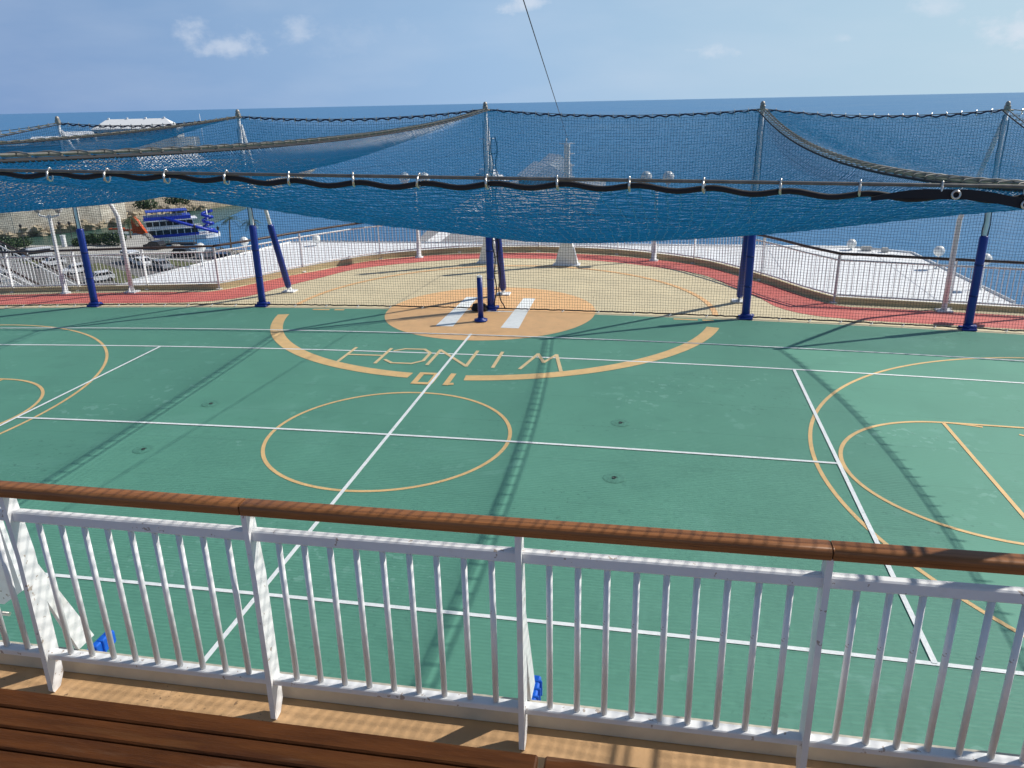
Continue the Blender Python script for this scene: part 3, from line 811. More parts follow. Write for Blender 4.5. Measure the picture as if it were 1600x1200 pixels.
NL = {1: 'blue sagging overhead net in the far left bay', 2: 'blue sagging overhead net in the bay left of the middle post cable', 3: 'blue sagging overhead net in the wide middle bay, lowest in the centre', 4: 'blue overhead net in the right bay beyond the long curved cable'}
for k in (1, 2, 3, 4):
    f = bay_fn(k); wX = CX[k + 1] - CX[k]; wY = YP - YNP
    t = thing('overhead_net', NL[k], 'net', (CX[k] + wX / 2, YNP + wY / 2, 3.4), group='overhead nets above the court')
    nu = int(wX / CELL); nv = int(wY / CELL); P = []
    uu = np.linspace(0, 1, nu + 1); vv = np.linspace(0, 1, nv + 1)
    UU, VV = np.meshgrid(uu, vv)        # rows v
    # a slack net: knots wander a little and rows drift
    du = (np.sin(VV * 37 + UU * 3 + k) * .25 + rng.normal(0, .10, UU.shape)) / nu * np.clip(8 * UU * (1 - UU), 0, 1)
    dv = (np.sin(UU * 23 + VV * 5 + 2 * k) * .35 + rng.normal(0, .10, UU.shape)) / nv * np.clip(8 * VV * (1 - VV), 0, 1)
    X, Y, Z = f(UU + du, VV + dv)
    Z = Z + rng.normal(0, .0025, Z.shape)
    G = np.stack([X, Y, Z], -1)
    P = [G[i] for i in range(nv + 1)] + [G[:, j] for j in range(nu + 1)]
    lines_mesh('mesh', P, M['netblue'], t, .0031)
    # hems
    n = int(wX / HS * 8); u = np.linspace(0, 1, n); X, Y, Z = f(u, np.zeros(n))
    MB().tube(list(zip(X, Y, Z)), .0112, 7, flat=.7).build('near_hem', M['black'], t)
    X, Y, Z = f(u, np.ones(n)); MB().tube(list(zip(X, Y, Z + .01)), .018, 6).build('far_hem', mat('navy_webbing', (.008, .014, .05), .6), t)
    n = 90; v = np.linspace(0, 1, n)
    for e in (0., 1.):
        X, Y, Z = f(np.full(n, e), v); MB().tube(list(zip(X, Y, Z)), .0125, 6).build('side_hem', M['black'], t)
# corner flap with grommet on the middle net
MAIN = [o for o in bpy.data.objects if o.name.startswith('overhead_net') and o['label'] == NL[3]][0]
f = bay_fn(3)
mb = MB(); top = []; bot = []
for i in range(15):
    q = i / 14; x = .72 + .62 * q; y = YNP; zc = NZ(x)
    drop = .012 + .030 * max(0, 1 - q / .28) ** 1.5 + .062 * max(0, (q - .5) / .5) ** 1.4; wd = .013 + .020 * min(1, q / .3)
    top.append((x, y - .014, zc - drop)); bot.append((x, y - .018, zc - drop - wd))
mb.add(top + bot + [(a, b + .006, c) for a, b, c in top + bot], [(i, i + 1, 16 + i, 15 + i) for i in range(14)] + [(30 + i + 1, 30 + i, 45 + i, 46 + i) for i in range(14)] + [(i + 1, i, 30 + i, 31 + i) for i in range(14)] + [(15 + i, 16 + i, 46 + i, 45 + i) for i in range(14)])
fl = mb.build('corner_flap', M['black'], MAIN)
for i in (6, 11):
    x, y, z = [(a + b) / 2 for a, b in zip(top[i], bot[i])]
    mb = MB(); mb.tube([(x + .013 * math.cos(a), y - .006, z + .013 * math.sin(a)) for a in [2 * math.pi * j / 14 for j in range(14)]], .004, 6, closed=True); mb.build('grommet', M['steel'], fl)


def ring_pts(h0, h1, wdt, n=14):
    """oval ring in the y/z plane from h0 to h1"""
    c = (h0 + h1) / 2; a = (h1 - h0) / 2
    return [(0, math.sin(w) * wdt * (1 - .18 * math.cos(w)), c + math.cos(w) * a) for w in [2 * math.pi * j / n for j in range(n)]]


# near cable with individual carabiners
mb = MB(); mb.tube([(x, YNP, NZ(x)) for x in np.linspace(CX[2], 7.8, 30)], .0065, 8)
t = tag(mb.build('near_cable', M['cable']), 'grey wire cable stretched close to the viewer, hung with carabiners', 'cable')
orda = ['first', 'second', 'third', 'fourth', 'fifth', 'sixth', 'seventh', 'eighth', 'ninth', 'tenth', 'eleventh', 'twelfth', 'thirteenth', 'fourteenth', 'fifteenth', 'sixteenth']
hk = MB().tube(ring_pts(-.040, .013, .0115), .0034, 7, closed=True)
hm = None; cnt = 0
for k in (2, 3):
    n = int(round((CX[k + 1] - CX[k]) / HS))
    for i in range(1, n):
        x = CX[k] + i * (CX[k + 1] - CX[k]) / n
        if x < -2.75 or x > 2.0: continue
        cnt += 1; lb = 'steel carabiner on the near cable, %s from the left side of the picture' % orda[min(cnt, 16) - 1]
        if hm is None:
            hm = thing('carabiner', lb, 'carabiner', (x, YNP, NZ(x)), local=True, group='carabiners along the near cable'); q = hm
            hk.build('ring', M['steel'], hm)
            mb = MB(); mb.tube([(0, -.0125, -.036), (0, -.0135, .0)], .0048, 7); mb.build('gate', M['steel'], hm)
        else: q = dup(hm, (x, YNP, NZ(x)), 0, lb)
        q.rotation_euler = (R(random.uniform(-8, 8)), R(random.uniform(-6, 6)), R(random.uniform(-28, 12)))
# cross cables with hooks
CLB = {1: 'wire cable running back from the far left net post', 2: 'wire cable running back from the net post left of the buff ring', 3: 'thick wire cable slanting from the middle post down to the left edge', 4: 'long curved wire cable sweeping from the right-hand ring post to the right edge', 5: 'sagging wire cable from the far right net post'}
for k in (1, 2, 3, 4, 5):
    ys = np.linspace(YNP, YP, 50)
    t = thing('cross_cable', CLB[k], 'cable', (CX[k], 10, 4), group='cross cables carrying the overhead nets')
    MB().tube([(CX[k], y, cz(k, y)) for y in ys], .0095, 8).build('wire', M['cable'], t)
    hk2 = None; n = int((YP - YNP) / HS)
    for i in range(1, n):
        y = YNP + i * HS; z = cz(k, y)
        if hk2 is None:
            mb = MB(); mb.tube([(-.096, 0, -.012), (-.078, 0, .004), (-.02, .0, .013), (.02, 0, .013), (.078, 0, .004), (.096, 0, -.012), (.05, 0, -.012), (0, 0, -.010), (-.05, 0, -.012)], .0064, 6, closed=True)
            hk2 = mb.build('hook', mat('hook_steel', (.30, .275, .23), .5, metal=.3, var=.2, vscale=30), t, Vector((0, 0, 0))); q = hk2
        else: q = inst(hk2, t)
        q.location = (0, y - 10, z - 4); q.rotation_euler = (0, 0, R(random.uniform(-12, 12)))
# far cable between the post tops
FLB = {1: 'thin top wire between the two leftmost net posts', 2: 'thin top wire between the left ring post and the middle post', 3: 'thin top wire between the middle post and the right ring post', 4: 'thin top wire between the two rightmost net posts', 0: 'thin top wire running off left from the far left post', 5: 'thin top wire running off right from the far right post'}
for k in range(6):
    x0, x1 = CX[k], CX[k + 1]; zz = lambda u: CFAR[k] + (CFAR[k + 1] - CFAR[k]) * u - .13 * 4 * u * (1 - u)
    t = thing('top_wire', FLB[k], 'cable', ((x0 + x1) / 2, YP, 4.3), group='top wires of the tall net')
    MB().tube([(x0 + (x1 - x0) * u, YP, zz(u)) for u in np.linspace(0, 1, 24)], .009, 6).build('wire', M['cable'], t)
    n = int((x1 - x0) / HS); h0 = None
    for i in range(1, n):
        u = i / n; x = x0 + (x1 - x0) * u
        if h0 is None: h0 = MB().tube(ring_pts(-.07, .03, .02, 10), .008, 5, closed=True).build('hook', M['steel'], t, Vector((0, 0, 0))); q = h0
        else: q = inst(h0, t)
        q.location = (x - (x0 + x1) / 2, 0, zz(u) - 4.3)
# vertical nets
VLB = {0: 'tall dark net hanging left of the far left post', 1: 'tall dark net between the two leftmost posts, before the car park', 2: 'tall dark net between the left ring post and the middle post', 3: 'tall dark net between the middle post and the right ring post', 4: 'tall dark net between the two rightmost posts, before the sea', 5: 'tall dark net hanging right of the far right post'}
for k in range(6):
    x0, x1 = CX[k] + .06, CX[k + 1] - .06; wX = x1 - x0
    if k == 0: x0 = -18.0; wX = x1 - x0
    t = thing('vertical_net', VLB[k], 'net', ((x0 + x1) / 2, YP, 2), group='tall nets along the far side of the court')
    nu = int(wX / .06); nv = int(4.25 / .06); uu, vv = np.meshgrid(np.linspace(0, 1, nu + 1), np.linspace(0, 1, nv + 1))
    X = x0 + wX * uu + rng.normal(0, .003, uu.shape) + .012 * np.sin(vv * 9 + uu * 14); zt = CFAR[k] + (CFAR[k + 1] - CFAR[k]) * uu - .13 * 4 * uu * (1 - uu) - .07; zb = -K * (X - XC) ** 2 + .05
    Z = zb + (zt - zb) * vv + rng.normal(0, .003, uu.shape) + .010 * np.sin(uu * 40) * np.sin(vv * 3.1)
    Yv = YP - .02 + .035 * np.sin(uu * 7) * np.sin(vv * 3.14) + rng.normal(0, .003, uu.shape)
    G = np.stack([X, Yv, Z], -1)
    lines_mesh('mesh', [G[i] for i in range(nv + 1)] + [G[:, j] for j in range(nu + 1)], M['netdark'], t, .0030)
    mb = MB(); xs = np.linspace(x0, x1, 60)
    mb.tube([(x, YP - .03 + random.uniform(-.012, .012), gz(x) + .045 + random.uniform(-.006, .006)) for x in xs], .016, 6); mb.build('ground_cord', M['black'], t)
    for e in (x0, x1):
        MB().tube([(e + random.uniform(-.012, .012), YP - .02, z) for z in np.linspace(gz(e) + .05, CFAR[k] - .2, 24)], .010, 5).build('side_cord', M['black'], t)
    mb = MB()
    for i in range(1, 7):
        x = x0 + wX * i / 7; mb.tube([(x, YP - .04, gz(x) + .03), (x + .02, YP - .1, gz(x) + .02), (x + .05, YP - .05, gz(x) + .05)], .010, 5)
    mb.build('ground_tie', M['white_clean'], t)
# loose laced cords beside the middle post
t = thing('lacing_cord', 'pair of loose black cords laced down the right side of the middle post', 'rope', (XC + .16, YP - .06, 0))
for s_ in (-1, 1):
    MB().tube([(XC + .17 + s_ * (.05 + .022 * math.sin(z * 9)) + .02 * math.sin(z * 2.3) + (.16 if z < .25 and s_ > 0 else 0) * (1 - z / .25), YP - .07, z) for z in np.linspace(.04, 3.9, 60)], .014, 6).build('cord', M['black'], t)
for k in range(9):
    z = .5 + .38 * k; MB().tube([(XC + .11, YP - .07, z), (XC + .23, YP - .07, z + .02)], .010, 5).build('cross_tie', M['black'], t)

# ------------------------------------------------------------------ near railing, deck and bench
YR, ZD = 2.56, 2.10
near = thing('balustrade', 'white balustrade with varnished wooden handrail in the foreground', 'railing', (-.5, YR, ZD))
PXN = [-2.665 + 1.10 * i for i in range(-2, 9)]
mb = MB()


def handrail_section(x0, x1):
    mb = MB(); pr = []
    hw, hh, rr = .038, .0245, .017
    for cx_, cz_, a0 in ((hw - rr, hh - rr, 0), (-hw + rr, hh - rr, 90), (-hw + rr, -hh + rr * .5, 180), (hw - rr, -hh + rr * .5, 270)):
        for j in range(6):
            w = R(a0 + 90 * j / 5); k = rr if a0 < 180 else rr * .5
            pr.append((cx_ + math.cos(w) * rr, cz_ + math.sin(w) * k))
    n = len(pr); xs = [x0 + .002, x0 + .006] + list(np.linspace(x0 + .3, x1 - .3, 5)) + [x1 - .006, x1 - .002]
    vs = []
    for i, x in enumerate(xs):
        sc = .94 if i in (0, len(xs) - 1) else 1
        vs += [(x, YR - .03 + p * sc, 3.1435 + q * sc) for p, q in pr]
    fs = [(i * n + j, i * n + (j + 1) % n, (i + 1) * n + (j + 1) % n, (i + 1) * n + j) for i in range(len(xs) - 1) for j in range(n)]
    mb.add(vs, fs, True); mb.f += [tuple(range(n)), tuple(range((len(xs)) * n - 1, (len(xs) - 1) * n - 1, -1))]; mb.sm += [False, False]
    return mb


for a, b in ((PXN[1], PXN[3]), (PXN[3], PXN[5]), (PXN[5], PXN[7])):
    pass
joints = [-5.1, PXN[1] - .0, PXN[3], PXN[5], PXN[7], PXN[9], PXN[10] + .3]
for a, b in zip(joints, joints[1:]): handrail_section(a, b).build('handrail', M['teak'], near)
MBx = MB(); MBx.rbox((.65, YR, 3.004), (11.6, .040, .050), .006); MBx.build('top_bar', M['white'], near)
MBx = MB(); MBx.rbox((.65, YR, 2.285), (11.6, .048, .030), .004); MBx.build('bottom_bar', M['white'], near)
MBx = MB(); MBx.rbox((.65, 2.69, 2.14), (11.6, .08, .082), .006); MBx.build('coaming', mat('cream_coaming', (.58, .53, .42), .55, var=.12, vscale=6, extra=spots(12, .66, .75, .6, (.25, .17, .10))), near)
bal = None
for i, x in enumerate(PXN):
    # flat plate post: pointed foot, deeper in the middle
    mb = MB(); mb.prism([(YR - .048, ZD + .012), (YR - .040, ZD), (YR + .0, ZD + .006), (YR + .034, ZD + .06), (YR + .040, 2.30), (YR + .046, 2.8), (YR + .018, 3.12), (YR - .044, 3.12), (YR - .034, 2.8), (YR - .044, 2.3)], x - .0115, x + .0115, 'x')
    pst = mb.build('post', M['white'], near)
    if i in (0, 2, 4, 6, 8, 10):
        mb = MB(); mb.prism([(YR + .044, 2.74), (YR + .044, 2.54), (YR + .15, 2.19), (YR + .26, 2.19)], x - .010, x + .010, 'x'); br = mb.build('brace', M['white'], near)
        mb = MB(); mb.rbox((x, YR + .29, 2.095), (.04, .19, .075), .008)
        for sy in (-.05, .0, .05): mb.rbox((x + .012, YR + .29 + sy, 2.095), (.036, .012, .083), .003)
        mb.build('brace_pad', M['bright_blue'], near)
    if i == len(PXN) - 1: break
    for k in range(1, 10):
        xx = x + .112 + .1095 * (k - 1)
        if bal is None:
            bal = MB().tube([(0, 0, 2.298), (0, 0, 2.985)], 0.0126, 12).build('baluster', M['white'], near, Vector((0, 0, 0))); q = bal
        else: q = inst(bal, near)
        q.location = Vector((xx, YR, 0)) - Vector((-.5, YR, ZD)) + Vector((0, 0, 0))
mb = MB(); mb.box((.75, .45, ZD - .05), (12.2, 4.56, .10)); struct('viewing_deck_floor', mb, M['deck'])
mb = MB(); mb.box((.75, 2.685, .95), (12.2, .1, 2.295)); struct('deck_front_wall', mb, M['white_clean'])
for k, x in enumerate(PXN):
    if k in (0, 2, 4, 6, 8, 10):
        mb = MB(); mb.box((x, YR + .235, 2.035), (.06, .13, .045)); struct('outrigger_wall_bracket', mb, M['white_clean'])

BZ = 2.62; BY = 1.995
for bi, (x0, x1, lb) in enumerate(((-5.1, -.315, 'long brown wooden slat bench across the bottom left of the picture'), (-.29, 6.0, 'brown wooden slat bench beyond the joint at the bottom, only its front edge showing'))):
    t = thing('slat_bench', lb, 'bench', ((x0 + x1) / 2, 1.75, ZD), group='slatted benches behind the balustrade')
    for k in range(6):
        y1 = BY - k * .0885
        mb = MB(); mb.rbox(((x0 + x1) / 2, y1 - .0405, BZ - .02), (x1 - x0, .081, .04), .006)
        o = mb.build('slat', M['slat'], t)
    for s_ in np.arange(x0 + .35, x1, 1.1):
        mb = MB(); mb.box((s_, BY - .27, BZ - .067), (.06, .5, .05)); mb.box((s_, BY - .09, ZD + .17), (.05, .05, .34)); mb.box((s_, BY - .45, ZD + .17), (.05, .05, .34)); mb.build('support', M['white'], t)
# white panel outside the rail at the left
t = thing('white_panel', 'plain white panel with a steel tube under it, outside the rail at the left edge', 'panel', (-3.62, 3.12, 2.3))
mb = MB(); mb.prism([(-4.0, 2.09), (-3.44, 2.09), (-3.30, 2.19), (-3.335, 2.62), (-4.0, 2.62)], 3.10, 3.13, 'y'); mb.build('board', M['white'], t)
mb = MB(); mb.tube([(-4.0, 3.08, 2.045), (-3.40, 3.08, 2.045)], .012, 8); mb.tube([(-3.9, 3.08, 2.045), (-3.9, 2.76, 2.0)], .012, 8); mb.tube([(-3.5, 3.08, 2.045), (-3.5, 2.76, 2.0)], .012, 8); mb.build('tube_bracket', M['steel'], t)

#PORT#
# ------------------------------------------------------------------ harbour, car park and shore
LZ = -22.0
M['asphalt'] = mat('asphalt', (.15, .148, .14), .85, var=.25, vscale=.15, extra=spots(.6, .6, .8, .5, (.2, .19, .17)))
M['concrete'] = mat('quay_concrete', (.40, .385, .35), .85, var=.2, vscale=.12, extra=spots(.35, .55, .75, .5, (.26, .25, .23)))
M['grass'] = mat('dry_grass', (.105, .115, .045), .9, var=.35, vscale=.5)
M['rock'] = mat('shore_rock', (.36, .30, .21), .9, var=.5, vscale=.5, bump=.6, bscale=1.5)
M['leaf'] = mat('leaf_green', (.035, .07, .022), .55, var=.45, vscale=1.5)
M['palm'] = mat('palm_green', (.055, .085, .03), .5, var=.3, vscale=1.5)
M['bark'] = mat('palm_bark', (.20, .16, .11), .9, var=.3, vscale=4)
M['limewash'] = mat('limestone_roof', (.83, .83, .81), .7, var=.04, vscale=.4)
M['ashlar'] = mat('grey_stone', (.36, .36, .34), .85, var=.2, vscale=.4)
M['glass'] = mat('dark_glass', (.02, .025, .03), .12)
M['orange_pl'] = mat('orange_inflatable', (.80, .13, .03), .45, var=.08, vscale=1)
M['tyre'] = mat('tyre_rubber', (.02, .02, .02), .8)
M['ferry_blue'] = mat('ferry_blue', (.012, .04, .42), .35, var=.1, vscale=.8)


def blocks(nt, b, vec):
    N, L = nt.nodes.new, nt.links.new
    mp = N('ShaderNodeMapping'); mp.inputs['Rotation'].default_value = (R(90), 0, 0); L(vec, mp.inputs['Vector'])
    br = N('ShaderNodeTexBrick'); br.inputs['Scale'].default_value = .55; br.inputs['Mortar Size'].default_value = .025
    br.inputs['Color1'].default_value = (.74, .69, .58, 1); br.inputs['Color2'].default_value = (.60, .54, .44, 1); br.inputs['Mortar'].default_value = (.36, .32, .26, 1)
    L(mp.outputs['Vector'], br.inputs['Vector'])
    n = N('ShaderNodeTexNoise'); n.inputs['Scale'].default_value = .35; n.inputs['Detail'].default_value = 6; L(vec, n.inputs['Vector'])
    r = N('ShaderNodeMapRange'); r.inputs['From Min'].default_value = .35; r.inputs['From Max'].default_value = .7; r.inputs['To Min'].default_value = .65; r.inputs['To Max'].default_value = 1.15; L(n.outputs['Fac'], r.inputs['Value'])
    v = N('ShaderNodeVectorMath'); v.operation = 'SCALE'; L(br.outputs['Color'], v.inputs[0]); L(r.outputs['Result'], v.inputs['Scale']); L(v.outputs['Vector'], b.inputs['Base Color'])


M['wallstone'] = mat('fort_stone', (.5, .45, .36), .9, extra=blocks)
mb = MB(); mb.prism([(-170, 55), (-48, 55), (-58, 100), (-72, 134), (-83, 140.5), (-91, 143.5), (-102, 146.5), (-113, 160), (-117.5, 163), (-118, 151), (-122, 146), (-131, 146), (-160, 150)], SEA - 3, LZ)
struct('quay_ground', mb, M['concrete'])
mb = MB(); mb.prism([(-170, 60), (-50, 60), (-60, 100), (-74, 131.5), (-86, 139.5), (-97, 137.5), (-112, 136.5), (-124, 137.5), (-170, 142)], LZ - .5, LZ + .02)
struct('asphalt_road', mb, M['asphalt'])
for i, pl in enumerate(([(-101, 128.5), (-93, 123), (-79, 112.5), (-81.5, 109.5), (-95.5, 119.8), (-103.2, 125)], [(-92, 133.5), (-80.5, 128.8), (-70.5, 121), (-72, 118), (-82, 126), (-93, 130.8)], [(-118.5, 131.6), (-110, 127.6), (-111.5, 125.2), (-120, 129.2)])):
    mb = MB(); mb.prism(pl, LZ - .2, LZ + .12); o = struct('grass_strip', mb, M['grass'], 'stuff')
mb = MB()
for a, b in (((-108, 135.2), (-76, 131.8)), ((-124, 135.6), (-109, 135.2))):
    d = Vector((b[0] - a[0], b[1] - a[1], 0)); s_ = Vector((-d.y, d.x, 0)).normalized() * .25
    mb.add([(a[0] - s_.x, a[1] - s_.y, LZ + .03), (b[0] - s_.x, b[1] - s_.y, LZ + .03), (b[0] + s_.x, b[1] + s_.y, LZ + .03), (a[0] + s_.x, a[1] + s_.y, LZ + .03)], [(0, 1, 2, 3)])
for k in range(16):
    x = -117 + k * 2.6; y = 129.8 - k * 1.72; mb.add([(x, y, LZ + .03), (x + .14, y, LZ + .03), (x + 2.8, y + 4.2, LZ + .03), (x + 2.66, y + 4.2, LZ + .03)], [(0, 1, 2, 3)])
struct('parking_bay_marking', mb, M['white_line'])
# shore across the basin with its fortress wall
mb = MB(); mb.prism([(-152, 165), (-141, 178), (-137, 195), (-137, 212), (-128, 232), (-150, 330), (-180, 420), (-330, 420), (-330, 150)], SEA - 3, -22.6)
struct('far_shore_ground', mb, M['rock'])
WP = [(-175, 143), (-151.5, 166), (-140.5, 182), (-139.5, 190)]
t = thing('fortress_wall', 'pale stone block fortress wall across the basin at the left edge', 'wall', (-150, 170, -22.6))
for a, b in zip(WP, WP[1:]):
    A_, B_ = Vector((*a, 0)), Vector((*b, 0)); d = B_ - A_; ang = math.atan2(d.y, d.x); c = (A_ + B_) / 2; mb = MB()
    mb.box((0, 0, 0), (d.length + .6, 1.6, 8.2)); o = mb.build('wall_face', M['wallstone'], t, Vector((0, 0, 0))); o.location = Vector((c.x + 150, c.y - 170, 4.0)); o.rotation_euler = (0, 0, ang)
    mb = MB(); mb.rbox((0, 0, 0), (d.length + .7, 2.0, .5), .1); o = mb.build('coping', M['wallstone'], t, Vector((0, 0, 0))); o.location = Vector((c.x + 150, c.y - 170, 8.35)); o.rotation_euler = (0, 0, ang)
mb = MB()


def rock(mb, c, r):
    n = 7; vs = []; m = 5
    for i in range(m + 1):
        for j in range(n):
            th = math.pi * i / m; ph = 2 * math.pi * j / n; k = r * random.uniform(.72, 1.15)
            vs.append((c[0] + k * math.sin(th) * math.cos(ph) * 1.2, c[1] + k * math.sin(th) * math.sin(ph), c[2] + k * .65 * math.cos(th)))
    mb.add(vs, [(i * n + j, (i + 1) * n + j, (i + 1) * n + (j + 1) % n, i * n + (j + 1) % n) for i in range(m) for j in range(n)])


SHR = [(-162, 152), (-153, 164), (-146.5, 170), (-141, 178), (-138.5, 192), (-137.5, 205), (-134, 216)]
for a, b in zip(SHR, SHR[1:]):
    for k in range(34):
        f_ = random.random(); x = a[0] + (b[0] - a[0]) * f_ - random.uniform(-1.2, 4.5); y = a[1] + (b[1] - a[1]) * f_ + random.uniform(-.5, 3)
        rock(mb, (x, y, random.uniform(-23.6, -22.0)), random.uniform(.4, 1.7))
struct('shore_rocks', mb, M['rock'], 'stuff')
mb = MB()
for k in range(70):
    f_ = random.random(); a, b = ((-113, 160.5), (-102.5, 148)) if f_ < .4 else ((-102.5, 148), (-80, 141.5)); g_ = random.random()
    rock(mb, (a[0] + (b[0] - a[0]) * g_ + random.uniform(-.6, .8), a[1] + (b[1] - a[1]) * g_ + random.uniform(-.4, 1.2), random.uniform(-23.3, -22.1)), random.uniform(.4, 1.1))
struct('breakwater_rocks', mb, mat('breakwater_rock', (.30, .29, .27), .9, var=.4, vscale=.8), 'stuff')


def bush(name, loc, rx, ry, rz_, label, n=900, group='clipped bushes along the quay road', leaf=.22, m=None, cat='bush'):
    t = thing(name, label, cat, loc, local=True, group=group)
    mb = MB(); lobes = [(random.uniform(-.55, .55) * rx, random.uniform(-.5, .5) * ry, random.uniform(.35, .75) * rz_, random.uniform(.45, .7)) for _ in range(7)]
    for i in range(n):
        lx, ly, lz, lr = random.choice(lobes); d = Vector((random.gauss(0, 1), random.gauss(0, 1), random.gauss(0, 1))).normalized() * lr * random.uniform(.75, 1.05)
        c = Vector((lx + d.x * rx, ly + d.y * ry, max(.08, lz + d.z * rz_ * .8))); nrm = (d + Vector((random.gauss(0, .5), random.gauss(0, .5), random.gauss(0, .5)))).normalized()
        a = nrm.orthogonal().normalized() * leaf * random.uniform(.6, 1.3); b = nrm.cross(a)
        mb.add([c - a, c + b * .6, c + a, c - b * .6], [(0, 1, 2, 3)])
    mb.build('foliage', m or M['leaf'], t)
    mb = MB()
    for s_ in (-.3, .05, .35): mb.tube([(s_ * rx, 0, 0), (s_ * rx * 1.2, .1, rz_ * .6)], [.09, .04], 6)
    mb.build('stem', M['bark'], t)
    return t


for x, y, rx, ry, rz_, lb in ((-131, 141, 3.2, 2.2, 2.3, 'dark rounded bush at the left edge by the quay'), (-131.5, 144.6, 2.6, 1.6, 1.8, 'low dark bush on the quay, second from the left edge'), (-118.5, 146.5, 2.2, 1.6, 1.4, 'low olive green bush by the white post on the quay'),
                          (-115.5, 147.3, 2.6, 1.5, 1.9, 'light green bush behind the far left blue post'), (-110.8, 147.2, 3.6, 2.0, 2.6, 'large dense dark bush beside the bare white post leg'), (-117.8, 152, 3.0, 1.5, 1.6, 'bush at the water edge behind the larger dark bush')):
    bush('bush', (x, y, LZ), rx, ry, rz_, lb)
for x, y, rx, ry, rz_, lb in ((-143, 205, 4.5, 3, 3.2, 'scrubby bush on the far rocky shore beyond the fortress wall'), (-141, 217, 5, 3, 3, 'olive scrub on the far shore behind the ferry')):
    bush('shore_bush', (x, y, -22.6), rx, ry, rz_, lb, 700, 'scrub on the far shore', .35)


def palm(loc, h, label, lean=(0, 0), n=15, fl=2.6):
    t = thing('palm_tree', label, 'palm tree', loc, local=True, group='palm trees on the quay')
    pts = [(lean[0] * (k / 8) ** 2, lean[1] * (k / 8) ** 2, h * k / 8) for k in range(9)]
    MB().tube(pts, [.20 - .012 * k for k in range(9)], 8).build('trunk', M['bark'], t)
    mb = MB(); top = Vector(pts[-1])
    for i in range(n):
        a = 2 * math.pi * i / n + random.uniform(-.2, .2); el = random.uniform(-.1, .95); L_ = fl * random.uniform(.8, 1.1); prev = top.copy(); d = Vector((math.cos(a) * math.cos(el), math.sin(a) * math.cos(el), math.sin(el)))
        side = Vector((-math.sin(a), math.cos(a), 0))
        for k in range(9):
            d = (d + Vector((0, 0, -.17))).normalized(); nx_ = prev + d * L_ / 9; wd = .62 * math.sin(math.pi * (k + 1.2) / 11)
            for sg in (-1, 1):
                for q in range(2):
                    b0 = prev.lerp(nx_, q * .5); b1 = prev.lerp(nx_, q * .5 + .32); tip = b1 + side * sg * wd + d * .25 + Vector((0, 0, -.28 * wd))
                    mb.add([b0, b1, tip], [(0, 1, 2)])
            prev = nx_
    mb.build('crown', M['palm'], t)
    return t


palm((-113.7, 156, LZ), 4.2, 'leafy palm beside the orange inflatable slide', (.4, .2), 18, 3.0)
palm((-84.6, 146.4, LZ - .9), 6.4, 'slender palm standing before the open water right of the ferry', (.5, 0))
palm((-79.6, 147.2, LZ - .9), 6.0, 'palm seen between the two legs of the post left of the buff ring', (-.4, 0))
mb = MB(); mb.prism([(-90, 143), (-76, 141), (-76, 148.6), (-88, 148)], SEA - 1, LZ - .85); struct('quay_edge_ground', mb, M['rock'])


def car(loc, rz, label, paint, van=0):
    t = thing('parked_van' if van else 'parked_car', label, 'van' if van else 'car', loc, R(rz), 'vehicles parked on the quay', local=True)
    W = .9
    if van:
        low = [(-2.5, .35), (2.45, .35), (2.55, .6), (2.5, 1.0), (2.0, 1.15), (1.55, 2.05), (1.3, 2.15), (-2.45, 2.15), (-2.52, 1.9)]; win = [(-2.2, 1.25), (1.78, 1.25), (1.42, 1.95), (-2.2, 1.95)]
    else:
        low = [(-2.15, .35), (2.1, .32), (2.2, .55), (2.15, .85), (1.1, 1.0), (.45, 1.52), (-.1, 1.62), (-1.6, 1.6), (-2.1, 1.05), (-2.2, .9)]; win = [(-1.9, 1.08), (.92, 1.05), (.42, 1.47), (-1.5, 1.52)]
    mb = MB(); mb.prism(low, -W, W, 'y'); mb.build('body', paint, t)
    mb = MB(); mb.prism(win, -W - .012, W + .012, 'y'); mb.build('window', M['glass'], t)
    x0 = 1.62 if van else .78; mb = MB()
    P = ((2.0, 1.16), (1.57, 2.02)) if van else ((1.06, 1.02), (.48, 1.50))
    mb.add([(P[0][0] + .02, -.8, P[0][1] + .02), (P[0][0] + .02, .8, P[0][1] + .02), (P[1][0] + .02, .72, P[1][1] + .02), (P[1][0] + .02, -.72, P[1][1] + .02)], [(0, 1, 2, 3)]); mb.build('windscreen', M['glass'], t)
    for sx in (-1.35, 1.35):
        for sy in (-1, 1):
            mb = MB(); mb.tube([(sx, sy * .94, .33), (sx, sy * .72, .33)], .33, 14); mb.build('wheel', M['tyre'], t)
    for sy in (-.62, .62):
        mb = MB(); mb.rbox((2.17 if not van else 2.53, sy, .72), (.06, .3, .14), .02); mb.build('headlight', M['steel'], t)
    return t


